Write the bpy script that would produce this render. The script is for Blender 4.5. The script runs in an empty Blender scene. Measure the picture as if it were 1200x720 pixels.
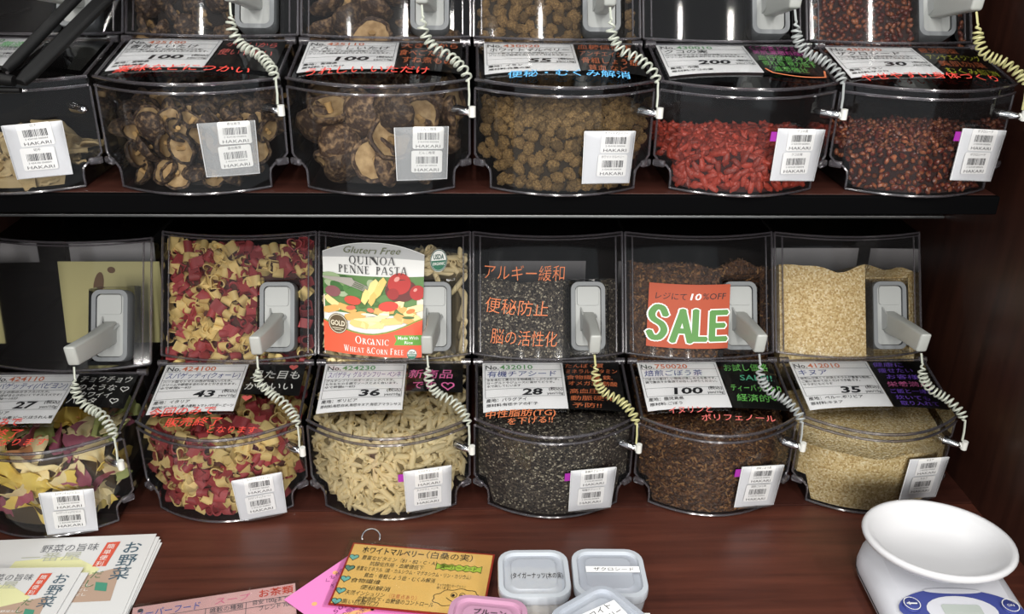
import bpy, bmesh, math, random
from mathutils import Vector, Matrix, Quaternion, noise
random.seed(7)
R = random.Random(11)
S = bpy.context.scene
COL = S.collection

# ------------------------------------------------------------------ camera
CX, CY, CZ, PITCH, YAW, ROLL, FPX = -.0982, -1.0088, .6846, -.4287, -.0478, .0176, 1044.44
_cp, _sp, _cy, _sy = math.cos(PITCH), math.sin(PITCH), math.cos(YAW), math.sin(YAW)
CF = Vector((-_sy*_cp, _cy*_cp, _sp)); _r0 = Vector((_cy, _sy, 0)); _u0 = _r0.cross(CF)
CR = _r0*math.cos(ROLL) + _u0*math.sin(ROLL); CU = -_r0*math.sin(ROLL) + _u0*math.cos(ROLL)
CAM = Vector((CX, CY, CZ))
cd = bpy.data.cameras.new('camera'); cam = bpy.data.objects.new('camera', cd); COL.objects.link(cam)
cd.sensor_width = 36; cd.lens = FPX*36/1200; cd.clip_start = .01
cam.matrix_world = Matrix(((CR.x, CU.x, -CF.x, CX), (CR.y, CU.y, -CF.y, CY), (CR.z, CU.z, -CF.z, CZ), (0, 0, 0, 1)))
S.camera = cam
# ------------------------------------------------------------------ light
w = bpy.data.worlds.new('world'); S.world = w; w.use_nodes = True
w.node_tree.nodes['Background'].inputs[0].default_value = (.80, .86, .90, 1)
w.node_tree.nodes['Background'].inputs[1].default_value = .42
def area(name, loc, target, sx, sy, power, col=(1, .97, .91)):
    l = bpy.data.lights.new(name, 'AREA'); l.shape = 'RECTANGLE'; l.size = sx; l.size_y = sy; l.energy = power; l.color = col
    o = bpy.data.objects.new(name, l); COL.objects.link(o); o.location = loc
    o.rotation_euler = (Vector(target)-Vector(loc)).to_track_quat('-Z', 'Y').to_euler(); return o
for _x in (-1.15, -.15, .85):
    for _y, _p, _l, _w in ((-5.6, 58, 1.5, .07), (-1.75, 12, .8, .07), (-.1, 3.0, .9, .03)): area('ceiling_tube', (_x, _y, 1.95), (_x, _y*.35, .5 if _y < -.5 else 0), _w, _l, _p)  # far row added out of view as frontal fill, aimed at the bins
S.view_settings.view_transform = 'Standard'; S.view_settings.look = 'None'
S.view_settings.exposure = 0.5; S.view_settings.gamma = 1; S.view_settings.use_curve_mapping = False
S.cycles.transparent_max_bounces = 24

# ------------------------------------------------------------------ helpers
def at(px, py, z=None, y=None):
    d = CF + CR*((px-600)/FPX) + CU*((360-py)/FPX)
    k = (z-CAM.z)/d.z if z is not None else (y-CAM.y)/d.y
    return CAM + d*k
def lin(c):
    return tuple(((x/255)/12.92 if x/255 <= .04045 else ((x/255+.055)/1.055)**2.4) for x in c) + (1,)
MATS = {}
def mat(name, rgb, rough=.5, metal=0, spec=.5, var=0, bump=None, coat=0, trans=0, noise_col=None, noise_scale=60, npos=(.35, .65)):
    if name in MATS: return MATS[name]
    m = bpy.data.materials.new(name); m.use_nodes = True; n = m.node_tree.nodes; l = m.node_tree.links
    b = n['Principled BSDF']; b.inputs['Base Color'].default_value = lin(rgb); b.inputs['Roughness'].default_value = rough
    b.inputs['Metallic'].default_value = metal; b.inputs['Specular IOR Level'].default_value = spec
    b.inputs['Coat Weight'].default_value = coat
    src = None
    tc = n.new('ShaderNodeTexCoord')
    if noise_col:
        t = n.new('ShaderNodeTexNoise'); t.inputs['Scale'].default_value = noise_scale; t.inputs['Detail'].default_value = 4
        l.new(tc.outputs['Object'], t.inputs['Vector'])
        r = n.new('ShaderNodeValToRGB'); r.color_ramp.elements[0].position, r.color_ramp.elements[1].position = npos
        r.color_ramp.elements[0].color = lin(rgb); r.color_ramp.elements[1].color = lin(noise_col)
        l.new(t.outputs['Fac'], r.inputs['Fac']); src = r.outputs['Color']
    if var:
        oi = n.new('ShaderNodeObjectInfo'); mr = n.new('ShaderNodeMapRange'); mr.inputs['To Min'].default_value = 1-var; mr.inputs['To Max'].default_value = 1+var
        l.new(oi.outputs['Random'], mr.inputs['Value'])
        h = n.new('ShaderNodeHueSaturation'); h.inputs['Color'].default_value = lin(rgb); l.new(mr.outputs['Result'], h.inputs['Value'])
        if src: l.new(src, h.inputs['Color'])
        src = h.outputs['Color']
    if src: l.new(src, b.inputs['Base Color'])
    if bump:
        t = n.new('ShaderNodeTexNoise'); t.inputs['Scale'].default_value = bump[0]; l.new(tc.outputs['Object'], t.inputs['Vector'])
        bp = n.new('ShaderNodeBump'); bp.inputs['Strength'].default_value = bump[1]; bp.inputs['Distance'].default_value = .002
        l.new(t.outputs['Fac'], bp.inputs['Height']); l.new(bp.outputs['Normal'], b.inputs['Normal'])
    MATS[name] = m; return m
def grain_mat(name, cols, cell, rough=.6, strength=.8):
    """heap of small grains: one voronoi cell per grain"""
    m = bpy.data.materials.new(name); m.use_nodes = True; n = m.node_tree.nodes; l = m.node_tree.links
    b = n['Principled BSDF']; b.inputs['Roughness'].default_value = rough
    tc = n.new('ShaderNodeTexCoord'); v = n.new('ShaderNodeTexVoronoi'); v.inputs['Scale'].default_value = 1/cell
    l.new(tc.outputs['Object'], v.inputs['Vector'])
    sp = n.new('ShaderNodeSeparateColor'); l.new(v.outputs['Color'], sp.inputs['Color'])
    r = n.new('ShaderNodeValToRGB'); r.color_ramp.interpolation = 'CONSTANT'
    e = r.color_ramp.elements
    e[0].position = 0; e[0].color = lin(cols[0][1]); e[1].position = cols[1][0]; e[1].color = lin(cols[1][1])
    for p, c in cols[2:]:
        q = e.new(p); q.color = lin(c)
    l.new(sp.outputs['Red'], r.inputs['Fac']); l.new(r.outputs['Color'], b.inputs['Base Color'])
    bp = n.new('ShaderNodeBump'); bp.invert = True; bp.inputs['Strength'].default_value = strength; bp.inputs['Distance'].default_value = cell*.7
    l.new(v.outputs['Distance'], bp.inputs['Height']); l.new(bp.outputs['Normal'], b.inputs['Normal'])
    return m
def sheet_mat(name, tint, ior=1.45, rough=.04, milk=0, milkcol=(235, 238, 240), boost=1):
    """thin clear plastic sheet: tinted see-through + surface reflection (+ milky part)"""
    m = bpy.data.materials.new(name); m.use_nodes = True; n = m.node_tree.nodes; l = m.node_tree.links
    n.remove(n['Principled BSDF']); out = n['Material Output']
    t = n.new('ShaderNodeBsdfTransparent'); t.inputs['Color'].default_value = tuple(tint) + (1,)
    g = n.new('ShaderNodeBsdfGlossy'); g.inputs['Roughness'].default_value = rough
    f = n.new('ShaderNodeFresnel'); f.inputs['IOR'].default_value = ior
    mx = n.new('ShaderNodeMixShader')
    sc = n.new('ShaderNodeMath'); sc.operation = 'MULTIPLY'; sc.inputs[1].default_value = boost; sc.use_clamp = True
    l.new(f.outputs[0], sc.inputs[0]); l.new(sc.outputs[0], mx.inputs[0])
    base = t.outputs[0]
    if milk:
        d = n.new('ShaderNodeBsdfDiffuse'); d.inputs['Color'].default_value = lin(milkcol)
        mm = n.new('ShaderNodeMixShader'); mm.inputs[0].default_value = milk
        l.new(t.outputs[0], mm.inputs[1]); l.new(d.outputs[0], mm.inputs[2]); base = mm.outputs[0]
    l.new(base, mx.inputs[1]); l.new(g.outputs[0], mx.inputs[2]); l.new(mx.outputs[0], out.inputs['Surface'])
    MATS[name] = m; return m
def wood_mat(name, c1, c2, rough=.4, axis=0):
    m = bpy.data.materials.new(name); m.use_nodes = True; n = m.node_tree.nodes; l = m.node_tree.links
    b = n['Principled BSDF']; b.inputs['Roughness'].default_value = rough
    tc = n.new('ShaderNodeTexCoord'); mp = n.new('ShaderNodeMapping'); l.new(tc.outputs['Object'], mp.inputs['Vector'])
    s = [60, 60, 60]; s[axis] = 3.5; mp.inputs['Scale'].default_value = s
    t = n.new('ShaderNodeTexNoise'); t.inputs['Scale'].default_value = 1; t.inputs['Detail'].default_value = 6; t.inputs['Roughness'].default_value = .65
    l.new(mp.outputs[0], t.inputs['Vector'])
    r = n.new('ShaderNodeValToRGB'); r.color_ramp.elements[0].position = .3; r.color_ramp.elements[1].position = .72
    r.color_ramp.elements[0].color = lin(c1); r.color_ramp.elements[1].color = lin(c2)
    l.new(t.outputs['Fac'], r.inputs['Fac']); l.new(r.outputs['Color'], b.inputs['Base Color'])
    return m

class MB:
    def __init__(s): s.v = []; s.f = []
    def add(s, vs, fs):
        o = len(s.v); s.v += [tuple(p) for p in vs]; s.f += [tuple(i+o for i in f) for f in fs]; return s
    def box(s, c, d, rot=None):
        x, y, z = d[0]/2, d[1]/2, d[2]/2
        vs = [Vector((a*x, b*y, e*z)) for e in (-1, 1) for a, b in ((-1, -1), (1, -1), (1, 1), (-1, 1))]
        if rot: vs = [rot @ q for q in vs]
        return s.add([q+Vector(c) for q in vs], [(0, 3, 2, 1), (4, 5, 6, 7), (0, 1, 5, 4), (1, 2, 6, 5), (2, 3, 7, 6), (3, 0, 4, 7)])
    def grid(s, P, close_u=False):
        """P rows of points"""
        nr, nc = len(P), len(P[0]); vs = [p for r in P for p in r]; fs = []
        for i in range(nr-1):
            for j in range(nc if close_u else nc-1):
                k = (j+1) % nc; fs.append((i*nc+j, i*nc+k, (i+1)*nc+k, (i+1)*nc+j))
        return s.add(vs, fs)
    def tube(s, pts, r, n=6, cap=True):
        pts = [Vector(p) for p in pts]; rows = []; up = None
        for i, p in enumerate(pts):
            t = (pts[min(i+1, len(pts)-1)]-pts[max(i-1, 0)]).normalized()
            if up is None:
                up = Vector((0, 0, 1)) if abs(t.z) < .9 else Vector((1, 0, 0))
            a = t.cross(up)
            if a.length < 1e-6: a = t.orthogonal()
            a.normalize(); up = a.cross(t).normalized()
            rr = r[i] if isinstance(r, (list, tuple)) else r
            rows.append([p + (a*math.cos(2*math.pi*j/n) + up*math.sin(2*math.pi*j/n))*rr for j in range(n)])
        o = len(s.v); s.grid(rows, True)
        if cap:
            s.f.append(tuple(o+j for j in range(n))); e = o+(len(pts)-1)*n; s.f.append(tuple(e+j for j in reversed(range(n))))
        return s
    def lathe(s, prof, n=24, M=None, sx=1, sy=1):
        rows = [[Vector((r*math.cos(2*math.pi*j/n)*sx, r*math.sin(2*math.pi*j/n)*sy, z)) for j in range(n)] for r, z in prof]
        if M: rows = [[M @ p for p in r] for r in rows]
        return s.grid(rows, True)
    def prism(s, poly, f0, f1):
        """outline poly (2d) placed by f0(a,b) and f1(a,b)"""
        n = len(poly); vs = [f0(*p) for p in poly]+[f1(*p) for p in poly]
        return s.add(vs, [tuple(range(n)), tuple(reversed(range(n, 2*n)))]+[(i, i+n, (i+1) % n+n, (i+1) % n) for i in range(n)])
    def mesh(s, name, m, smooth=False, fix=True):
        me = bpy.data.meshes.new(name); me.from_pydata(s.v, [], s.f)
        if fix:
            b = bmesh.new(); b.from_mesh(me); bmesh.ops.recalc_face_normals(b, faces=b.faces); b.to_mesh(me); b.free()
        if m: me.materials.append(m)
        if smooth:
            me.polygons.foreach_set('use_smooth', [True]*len(me.polygons))
            try: me.set_sharp_from_angle(angle=math.radians(50))
            except Exception: pass
        me.update(); return me
    def build(s, name, m, parent=None, smooth=False, label=None, fix=True):
        return put(s.mesh(name, m, smooth, fix), name, parent, label)
def put(me, name, parent=None, label=None):
    o = bpy.data.objects.new(name, me); COL.objects.link(o)
    if parent: o.parent = parent
    if label: o['label'] = label
    return o
def tag(o, label, cat, group=None, kind=None):
    o['label'] = label; o['category'] = cat
    if group: o['group'] = group
    if kind: o['kind'] = kind
    return o
def thing(name, label, cat, loc=(0, 0, 0), rz=0, group=None):
    o = bpy.data.objects.new(name, None); COL.objects.link(o); o.location = loc; o.rotation_euler = (0, 0, rz)
    o.empty_display_size = .02
    return tag(o, label, cat, group)
def bevel(me, width, seg=2):
    b = bmesh.new(); b.from_mesh(me)
    bmesh.ops.bevel(b, geom=[e for e in b.edges if e.is_manifold and e.calc_face_angle(0) > .5], offset=width, segments=seg, affect='EDGES', profile=.5)
    b.to_mesh(me); b.free(); return me
def rrect(w, h, r, n=5, cx=0, cy=0):
    o = []
    for sx, sy, a0 in ((1, 1, 0), (-1, 1, 90), (-1, -1, 180), (1, -1, 270)):
        for i in range(n+1):
            a = math.radians(a0+90*i/n); o.append((cx+sx*(w/2-r)+r*math.cos(a), cy+sy*(h/2-r)+r*math.sin(a)))
    return o
TC = {}
def glyphs(body, shear=0, bold=0):
    k = (body, shear, bold)
    if k not in TC:
        c = bpy.data.curves.new('t', 'FONT'); c.body = body; c.size = 1; c.resolution_u = 2; c.shear = shear; c.offset = bold
        o = bpy.data.objects.new('t', c); m = bpy.data.meshes.new_from_object(o)
        vs = [(v.co.x, v.co.y) for v in m.vertices]; fs = [tuple(p.vertices) for p in m.polygons]
        bpy.data.objects.remove(o); bpy.data.curves.remove(c); bpy.data.meshes.remove(m)
        x0 = min((p[0] for p in vs), default=0); x1 = max((p[0] for p in vs), default=1)
        TC[k] = ([(p[0]-x0, p[1]) for p in vs], fs, x1-x0)
    return TC[k]
def write(mb, f, body, x, y, size, width=None, shear=0, bold=0, rot=0, align='l'):
    """lay a line of lettering out on a surface f(a, b); fitted to width when given"""
    vs, fs, wd = glyphs(body, shear, bold); sx = (width/wd) if width else size
    tw = wd*sx; ox = {'l': 0, 'c': -tw/2, 'r': -tw}[align]; c, s = math.cos(rot), math.sin(rot)
    P = []
    for a, b in vs:
        a = a*sx+ox; b = b*size; P.append(f(x+a*c-b*s, y+a*s+b*c))
    mb.add(P, fs); return mb
def stroke(mb, f, pts, wd, closed=False):
    """a pen line of width wd on surface f"""
    q = pts+[pts[0]] if closed else pts
    for (a, b), (c, d) in zip(q[:-1], q[1:]):
        L = math.hypot(c-a, d-b) or 1; nx, ny = -(d-b)/L*wd/2, (c-a)/L*wd/2; ex, ey = (c-a)/L*wd*.3, (d-b)/L*wd*.3
        mb.add([f(a+nx-ex, b+ny-ey), f(a-nx-ex, b-ny-ey), f(c-nx+ex, d-ny+ey), f(c+nx+ex, d+ny+ey)], [(0, 1, 2, 3)])
    return mb
def heart(cx, cy, s, n=22, rot=0):
    o = []
    for i in range(n):
        t = 2*math.pi*i/n; x = 16*math.sin(t)**3/34*s; y = (13*math.cos(t)-5*math.cos(2*t)-2*math.cos(3*t)-math.cos(4*t))/34*s
        o.append((cx+x*math.cos(rot)-y*math.sin(rot), cy+x*math.sin(rot)+y*math.cos(rot)))
    return o
def poly(mb, f, pts): return mb.add([f(*p) for p in pts], [tuple(range(len(pts)))])
def ell(cx, cy, a, b, n=20, rot=0):
    c, s = math.cos(rot), math.sin(rot)
    return [(cx+a*math.cos(t)*c-b*math.sin(t)*s, cy+a*math.cos(t)*s+b*math.sin(t)*c) for t in (2*math.pi*i/n for i in range(n))]

# ------------------------------------------------------------------ materials
M_case = wood_mat('mahogany_dark', (36, 18, 14), (60, 33, 25), .35, 2)
M_counter = wood_mat('mahogany_top', (58, 28, 21), (92, 49, 37), .38, 0)
M_black = mat('black_board', (5, 5, 6), .8, spec=.04)
M_shelfwood = wood_mat('shelf_wood', (46, 22, 17), (72, 37, 29), .4, 0)
M_rail = mat('rail_metal', (150, 152, 152), .35, 1)
P_body = sheet_mat('clear_smoke_plastic', (.90, .90, .90), 1.45, .06, milk=.010, milkcol=(190, 186, 190))  # the small grey milk share paints in haze from reflections
P_win = sheet_mat('smoke_window_plastic', (.74, .73, .73), 1.45, .06, milk=.010, milkcol=(190, 186, 190))  # darker tint and grey milk paint in shelf shade and reflection haze
P_lid = sheet_mat('clear_lid_plastic', (.74, .74, .75), 1.45, .04, boost=1.1)
P_rim = sheet_mat('clear_rim_plastic', (.72, .70, .72), 1.6, .14, milk=.13, milkcol=(140, 134, 142), boost=1.5)
P_pocket = sheet_mat('smoke_pocket_plastic', (.55, .55, .56), 1.45, .06)
P_dark = sheet_mat('smoke_baffle_plastic', (.34, .33, .33), 1.45, .1)  # much darker see-through sheet, used for the divider and the top cover
P_cover = sheet_mat('card_cover_plastic', (.97, .97, .97), 1.45, .05)
P_pouch = sheet_mat('milky_pouch_plastic', (.95, .95, .97), 1.4, .2, milk=.05, milkcol=(238, 239, 240))
P_pouchb = sheet_mat('milky_pouch_back', (.9, .9, .92), 1.4, .2, milk=.9, milkcol=(226, 227, 229))
P_pouchclear = sheet_mat('clear_pouch_plastic', (.93, .93, .94), 1.45, .08, milk=.16)
P_tub = sheet_mat('tub_plastic', (.92, .93, .95), 1.4, .25, milk=.42, milkcol=(225, 230, 238))
P_tublid = sheet_mat('tub_lid_plastic', (.9, .92, .95), 1.4, .3, milk=.60, milkcol=(205, 212, 224))
P_tubrim = sheet_mat('tub_rim_plastic', (.9, .92, .95), 1.4, .3, milk=.86, milkcol=(196, 202, 210))
P_tubpink = sheet_mat('pink_tub_plastic', (.9, .75, .85), 1.4, .3, milk=.85, milkcol=(198, 150, 178))
P_laminate = sheet_mat('laminate_film', (.97, .97, .97), 1.45, .06)
M_scoop = mat('scoop_grey_plastic', (152, 154, 153), .45)
M_gasket = mat('scoop_gasket_grey', (110, 113, 116), .5)
M_handle = mat('scoop_handle_grey', (174, 176, 172), .4)
M_cordw = mat('cord_white', (184, 188, 176), .4)
M_cordy = mat('cord_cream', (190, 186, 134), .4)
M_cordg = mat('cord_grey', (160, 164, 164), .4)
M_plug = mat('plug_white', (215, 215, 210), .4)
M_chrome = mat('chrome', (200, 200, 202), .15, 1)
M_paper = mat('white_paper', (242, 242, 243), .7)
M_slip = mat('slip_paper', (240, 239, 236), .7)
M_blackcard = mat('black_card', (14, 13, 13), .5)
M_ink = mat('ink_black', (28, 28, 34), .7)
M_inkgrey = mat('ink_grey', (96, 98, 104), .7)
def ink(n, c): return mat('ink_'+n, c, .7)
I_or = ink('orange', (214, 122, 84)); I_gr = ink('green', (96, 160, 100)); I_bl = ink('blue', (52, 70, 140)); I_red = ink('red', (222, 70, 58))
I_wh = ink('white_pen', (232, 232, 228)); I_pk = ink('pink_pen', (232, 120, 178)); I_org = ink('orange_pen', (212, 120, 76)); I_lg = ink('lime_pen', (130, 214, 110))
I_vi = ink('violet_pen', (132, 92, 214)); I_cy = ink('sky_pen', (96, 178, 232)); I_ye = ink('yellow_pen', (214, 214, 70)); I_ma = ink('magenta_pen', (206, 78, 168))
I_teal = ink('teal_pen', (92, 186, 150)); I_salmon = ink('salmon_pen', (222, 110, 104)); I_violet2 = ink('violet_ink', (120, 96, 160))

# ------------------------------------------------------------------ display case and counter
WL, WR, YB = -.712, .532, .285
case = thing('display_case', 'dark mahogany display case holding two rows of clear bulk bins', 'display case', (0, 0, 0))
for nm, x in (('left', WL-.01), ('right', WR+.01)):
    MB().box((x, -.14, .42), (.02, .85, .86)).build('side_panel', M_case, case)
MB().box(((WL+WR)/2, YB+.01, .42), (WR-WL, .02, .86)).build('back_panel', M_black, case)
MB().box(((WL+WR)/2, (YB-.11)/2, -.01), (WR-WL, YB+.11, .02)).build('base_board', M_shelfwood, case)
SZ, SY = .392, .049
bm_ = MB().box(((WL+.4895)/2, (YB-.069)/2, SZ-.010), (.4895-WL, YB+.069, .020)); put(bevel(bm_.mesh('shelf_board', M_shelfwood), .002), 'shelf_board', case)
put(bevel(MB().box(((WL+.4895)/2, -.0735, SZ-.0105), (.4895-WL, .008, .021)).mesh('shelf_edge', M_black), .0015), 'shelf_edge', case, 'black front edge strip')
MB().box(((WL+.51)/2,   .17, SZ-.022), (.51-WL, .2, .004)).build('shelf_underside', M_black, case)
MB().box(((WL+WR)/2, (YB+.05)/2, .80), (WR-WL, YB-.05, .02)).build('shelf_board', M_shelfwood, case)  # unseen upper board, added to shade the top row from overhead light
rl = MB().box(((WL+WR)/2, .104, .3075), (WR-WL, .008, .004)); put(bevel(rl.mesh('bin_rail', M_rail), .001), 'bin_rail', case, 'thin grey metal rail')
ct = MB().box((-.09, -.3725, -.0112), (WR-WL+.6, .524, .02)); ct = put(bevel(ct.mesh('countertop', M_counter), .0012), 'countertop')
tag(ct, 'reddish brown wooden countertop in front of the lower bins', 'countertop')

# ------------------------------------------------------------------ bins
WB, WF, WT, ARC_Y, ARC_B = .0967, .0794, .0980, -.0883, .0445
YH, ZH, ZF = .007, .140, .117
FY, FZ, FDY, FDZ, FB = .0235, .146, .0711, .142, .018
FL = math.hypot(FDY, FDZ); FN = Vector((0, -FDZ/FL, FDY/FL))
PU0, PU1, PS = .0265, .079, .635
def arc(u): return ARC_Y-ARC_B*(1-(u/WB)**2)
def frontP(u, z, off=0):
    n = Vector((2*ARC_B*u/WB**2, -1, 0)).normalized(); return Vector((u, arc(u), z))+n*off
def lidP(u, v, off=0):
    y = YH-v; t = v/(YH-arc(u)); return Vector((u, y, ZH-(ZH-ZF)*t+off))
def faceP(u, s, off=0):
    return Vector((u, FY+FDY*s-FB*(1-(u/WT)**2), FZ+FDZ*s))+FN*off
def pockP(u, s, n=0):
    return Vector((u, .0178+FDY*s, FZ+FDZ*s))+FN*n
def WZ(z):
    if z < .022: return WF
    if z < .034: t = (z-.022)/.012; return WF+(WB-WF)*(t*t*(3-2*t))
    return WB+(WT-WB)*max(0, min(1, (z-.15)/.13))
YBK = .268
def build_bin_meshes():
    o = {}
    us = lambda W, n=16: [W*(-1+2*i/n) for i in range(n+1)]
    # body : front, sides, back, floor, top
    mb = MB(); zr = [.0015, .012, .022, .025, .028, .031, .034, .05, .08, .10, ZF]
    mb.grid([[frontP(u, z) for u in us(WZ(z))] for z in zr])
    for sg in (-1, 1):
        rows = []
        for z in zr+[.1285, ZH-.0005, .15, FZ]+[FZ+FDZ*q for q in (.25, .5, .75, 1)]:
            W = WZ(z)
            if z <= ZF: y0 = arc(W)
            elif z < ZH: y0 = ARC_Y+(YH-ARC_Y)*(z-ZF)/(ZH-ZF)
            elif z <= FZ: y0 = YH+(FY-YH)*(z-ZH)/(FZ-ZH)
            else: y0 = FY+FDY*(z-FZ)/FDZ
            rows.append([Vector((sg*W, y0+(YBK-y0)*t, z)) for t in (0, .33, .66, 1)])
        mb.grid(rows)
    mb.grid([[Vector((u, YBK, z)) for u in us(WZ(z), 4)] for z in zr+[FZ, FZ+FDZ]])
    mb.grid([[Vector((u, arc(u)+(YBK-arc(u))*t, .0015)) for u in us(WF, 8)] for t in (0, 1)])
    o['body'] = mb.mesh('bin_body', P_body, True)
    mb = MB(); mb.grid([[faceP(u, 1)+(Vector((u, YBK, FZ+FDZ))-faceP(u, 1))*t for u in us(WT, 12)] for t in (0, 1)]); o['top'] = mb.mesh('top_cover', P_dark, False)
    # upper window, with an opening where the scoop pocket is
    mb = MB(); ul = [-WT, -.08, -.06, -.04, -.02, 0, PU0, .04, .06, PU1, WT]; sl = [0, .17, .33, .5, PS, .8, .9, 1]
    V = [[faceP(u, s) for u in ul] for s in sl]; vs = [p for r in V for p in r]; fs = []; nc = len(ul)
    for i in range(len(sl)-1):
        for j in range(nc-1):
            if sl[i+1] <= PS+.001 and ul[j] >= PU0-.001 and ul[j+1] <= PU1+.001: continue
            fs.append((i*nc+j, i*nc+j+1, (i+1)*nc+j+1, (i+1)*nc+j))
    mb.add(vs, fs)
    mb.grid([[faceP(u, 0) for u in us(WT)], [Vector((u, faceP(u, 0).y, max(ZH-.0, lidP(u, max(0, YH-faceP(u, 0).y)).z)+.0025)) for u in us(WT)]])
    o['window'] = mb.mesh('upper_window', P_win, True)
    # pocket
    mb = MB(); n0 = -.021
    loop = [(PU0, .0), (PU1, .0), (PU1, PS), (PU0, PS)]
    dens = []
    for (a, b), (c, d) in zip(loop, loop[1:]+loop[:1]):
        dens += [(a+(c-a)*t/4, b+(d-b)*t/4) for t in range(4)]
    mb.grid([[faceP(*q) for q in dens], [pockP(q[0], q[1], n0) for q in dens]], True)
    mb.grid([[pockP(u, s, n0) for u in (PU0, PU1)] for s in (0, PS)])
    o['pocket'] = mb.mesh('scoop_pocket', P_pocket, False)
    # lid
    mb = MB(); ts = [0, .2, .4, .6, .8, 1]
    mb.grid([[lidP(u, (YH-arc(u))*t) for u in us(WB*.985)] for t in ts])
    mb.grid([[lidP(u, YH-arc(u))+Vector((0, -.0015, -.009*k)) for u in us(WB*.985)] for k in (0, 1)])
    o['lid'] = mb.mesh('lid', P_lid, True)
    mb = MB(); mb.grid([[Vector((u, y, z)) for u in us(WB-.003, 4)] for y, z in ((.0035, .036), (.0035, .134), (.0055, .134), (.0055, .036))])
    o['baffle'] = mb.mesh('baffle', P_dark, False)
    mb = MB()
    mb.tube([frontP(u, ZF+.0005, .002) for u in us(WB*.985)], .0018)
    mb.tube([frontP(u, ZF-.0085, .002) for u in us(WB*.985)], .0016)
    for sg in (-1, 1): mb.tube([lidP(sg*WB*.975, (YH-arc(WB*.975))*t, .0012) for t in (0, .5, 1)], .0018)
    mb.tube([Vector((u, YH, ZH+.001)) for u in (-.09, 0, .09)], .0022)
    o['lidrim'] = mb.mesh('lid_rim', P_rim, True)
    o['hinges'] = []
    for sg in (-1, 1): mb = MB(); mb.tube([Vector((sg*.098, YH+.002, ZH+.0015)), Vector((sg*.086, YH+.002, ZH+.0015))], .0045, 8); o['hinges'].append(mb.mesh('hinge', P_rim, True))
    mb = MB()
    mb.tube([faceP(u, 1, .001) for u in us(WT)], .0015)
    mb.tube([faceP(u, .975, .001) for u in us(WT)], .001)
    mb.tube([faceP(u, 0, .001) for u in us(WT)], .0015)
    for sg in (-1, 1):
        mb.tube([faceP(sg*WT, s, .0005) for s in (0, .33, .66, 1)], .0016)
        mb.tube([Vector((sg*(WT-.009), faceP(WT-.009, s).y-.0005, faceP(0, s).z)) for s in (.02, .33, .66, .97)], .0011)
        pr = [(WB, ZF-.01), (WB, .06), (WB, .036), (WB-.004, .031), (WB-.012, .027), (WF+.001, .022), (WF, .015), (WF, .002)]
        mb.tube([frontP(sg*a, b, .0005) for a, b in pr], .0013)
    mb.tube([frontP(u, .0022, .0005) for u in us(WF)], .0014)
    o['rim'] = mb.mesh('bin_rim', P_rim, True)
    o['tabs'] = []
    for sg in (-1, 1):
        q = MB()
        t = bmesh.new(); me = MB().box((0, 0, 0), (.015, .006, .008)).mesh('x', None); bevel(me, .002)
        p = frontP(sg*.0905, .0285, .003)
        a = math.atan2(2*ARC_B*sg*.09/WB**2, 1); Mx = Matrix.Translation(p) @ Matrix.Rotation(a, 4, 'Z')
        q.add([Mx @ v.co for v in me.vertices], [tuple(f.vertices) for f in me.polygons]); bpy.data.meshes.remove(me); t.free(); o['tabs'].append(q.mesh('side_tab', P_rim, True))
    # cord knob : chrome dome on the front wall
    prof = [(0.0001, .017), (.004, .0165), (.007, .013), (.0088, .007), (.0092, .0)]
    p = frontP(.080, .083); a = math.atan2(2*ARC_B*.08/WB**2, 1)
    Mk = Matrix.Translation(p) @ Matrix.Rotation(a, 4, 'Z') @ Matrix.Rotation(math.radians(62), 4, 'Z') @ Matrix.Rotation(math.pi/2, 4, 'X') @ Matrix.Scale(1.0, 4)
    mb = MB(); mb.lathe([(.0001, .020), (.0035, .0185), (.0058, .013), (.0072, .006), (.0078, -.002)], 16, Matrix.Translation(frontP(.084, .0865)) @ Matrix.Rotation(math.radians(48), 4, 'Z') @ Matrix.Rotation(math.pi/2, 4, 'X') @ Matrix.Diagonal((1, .75, 1, 1)))
    o['knob'] = mb.mesh('cord_knob', M_chrome, True)
    return o
BM = build_bin_meshes()

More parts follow.
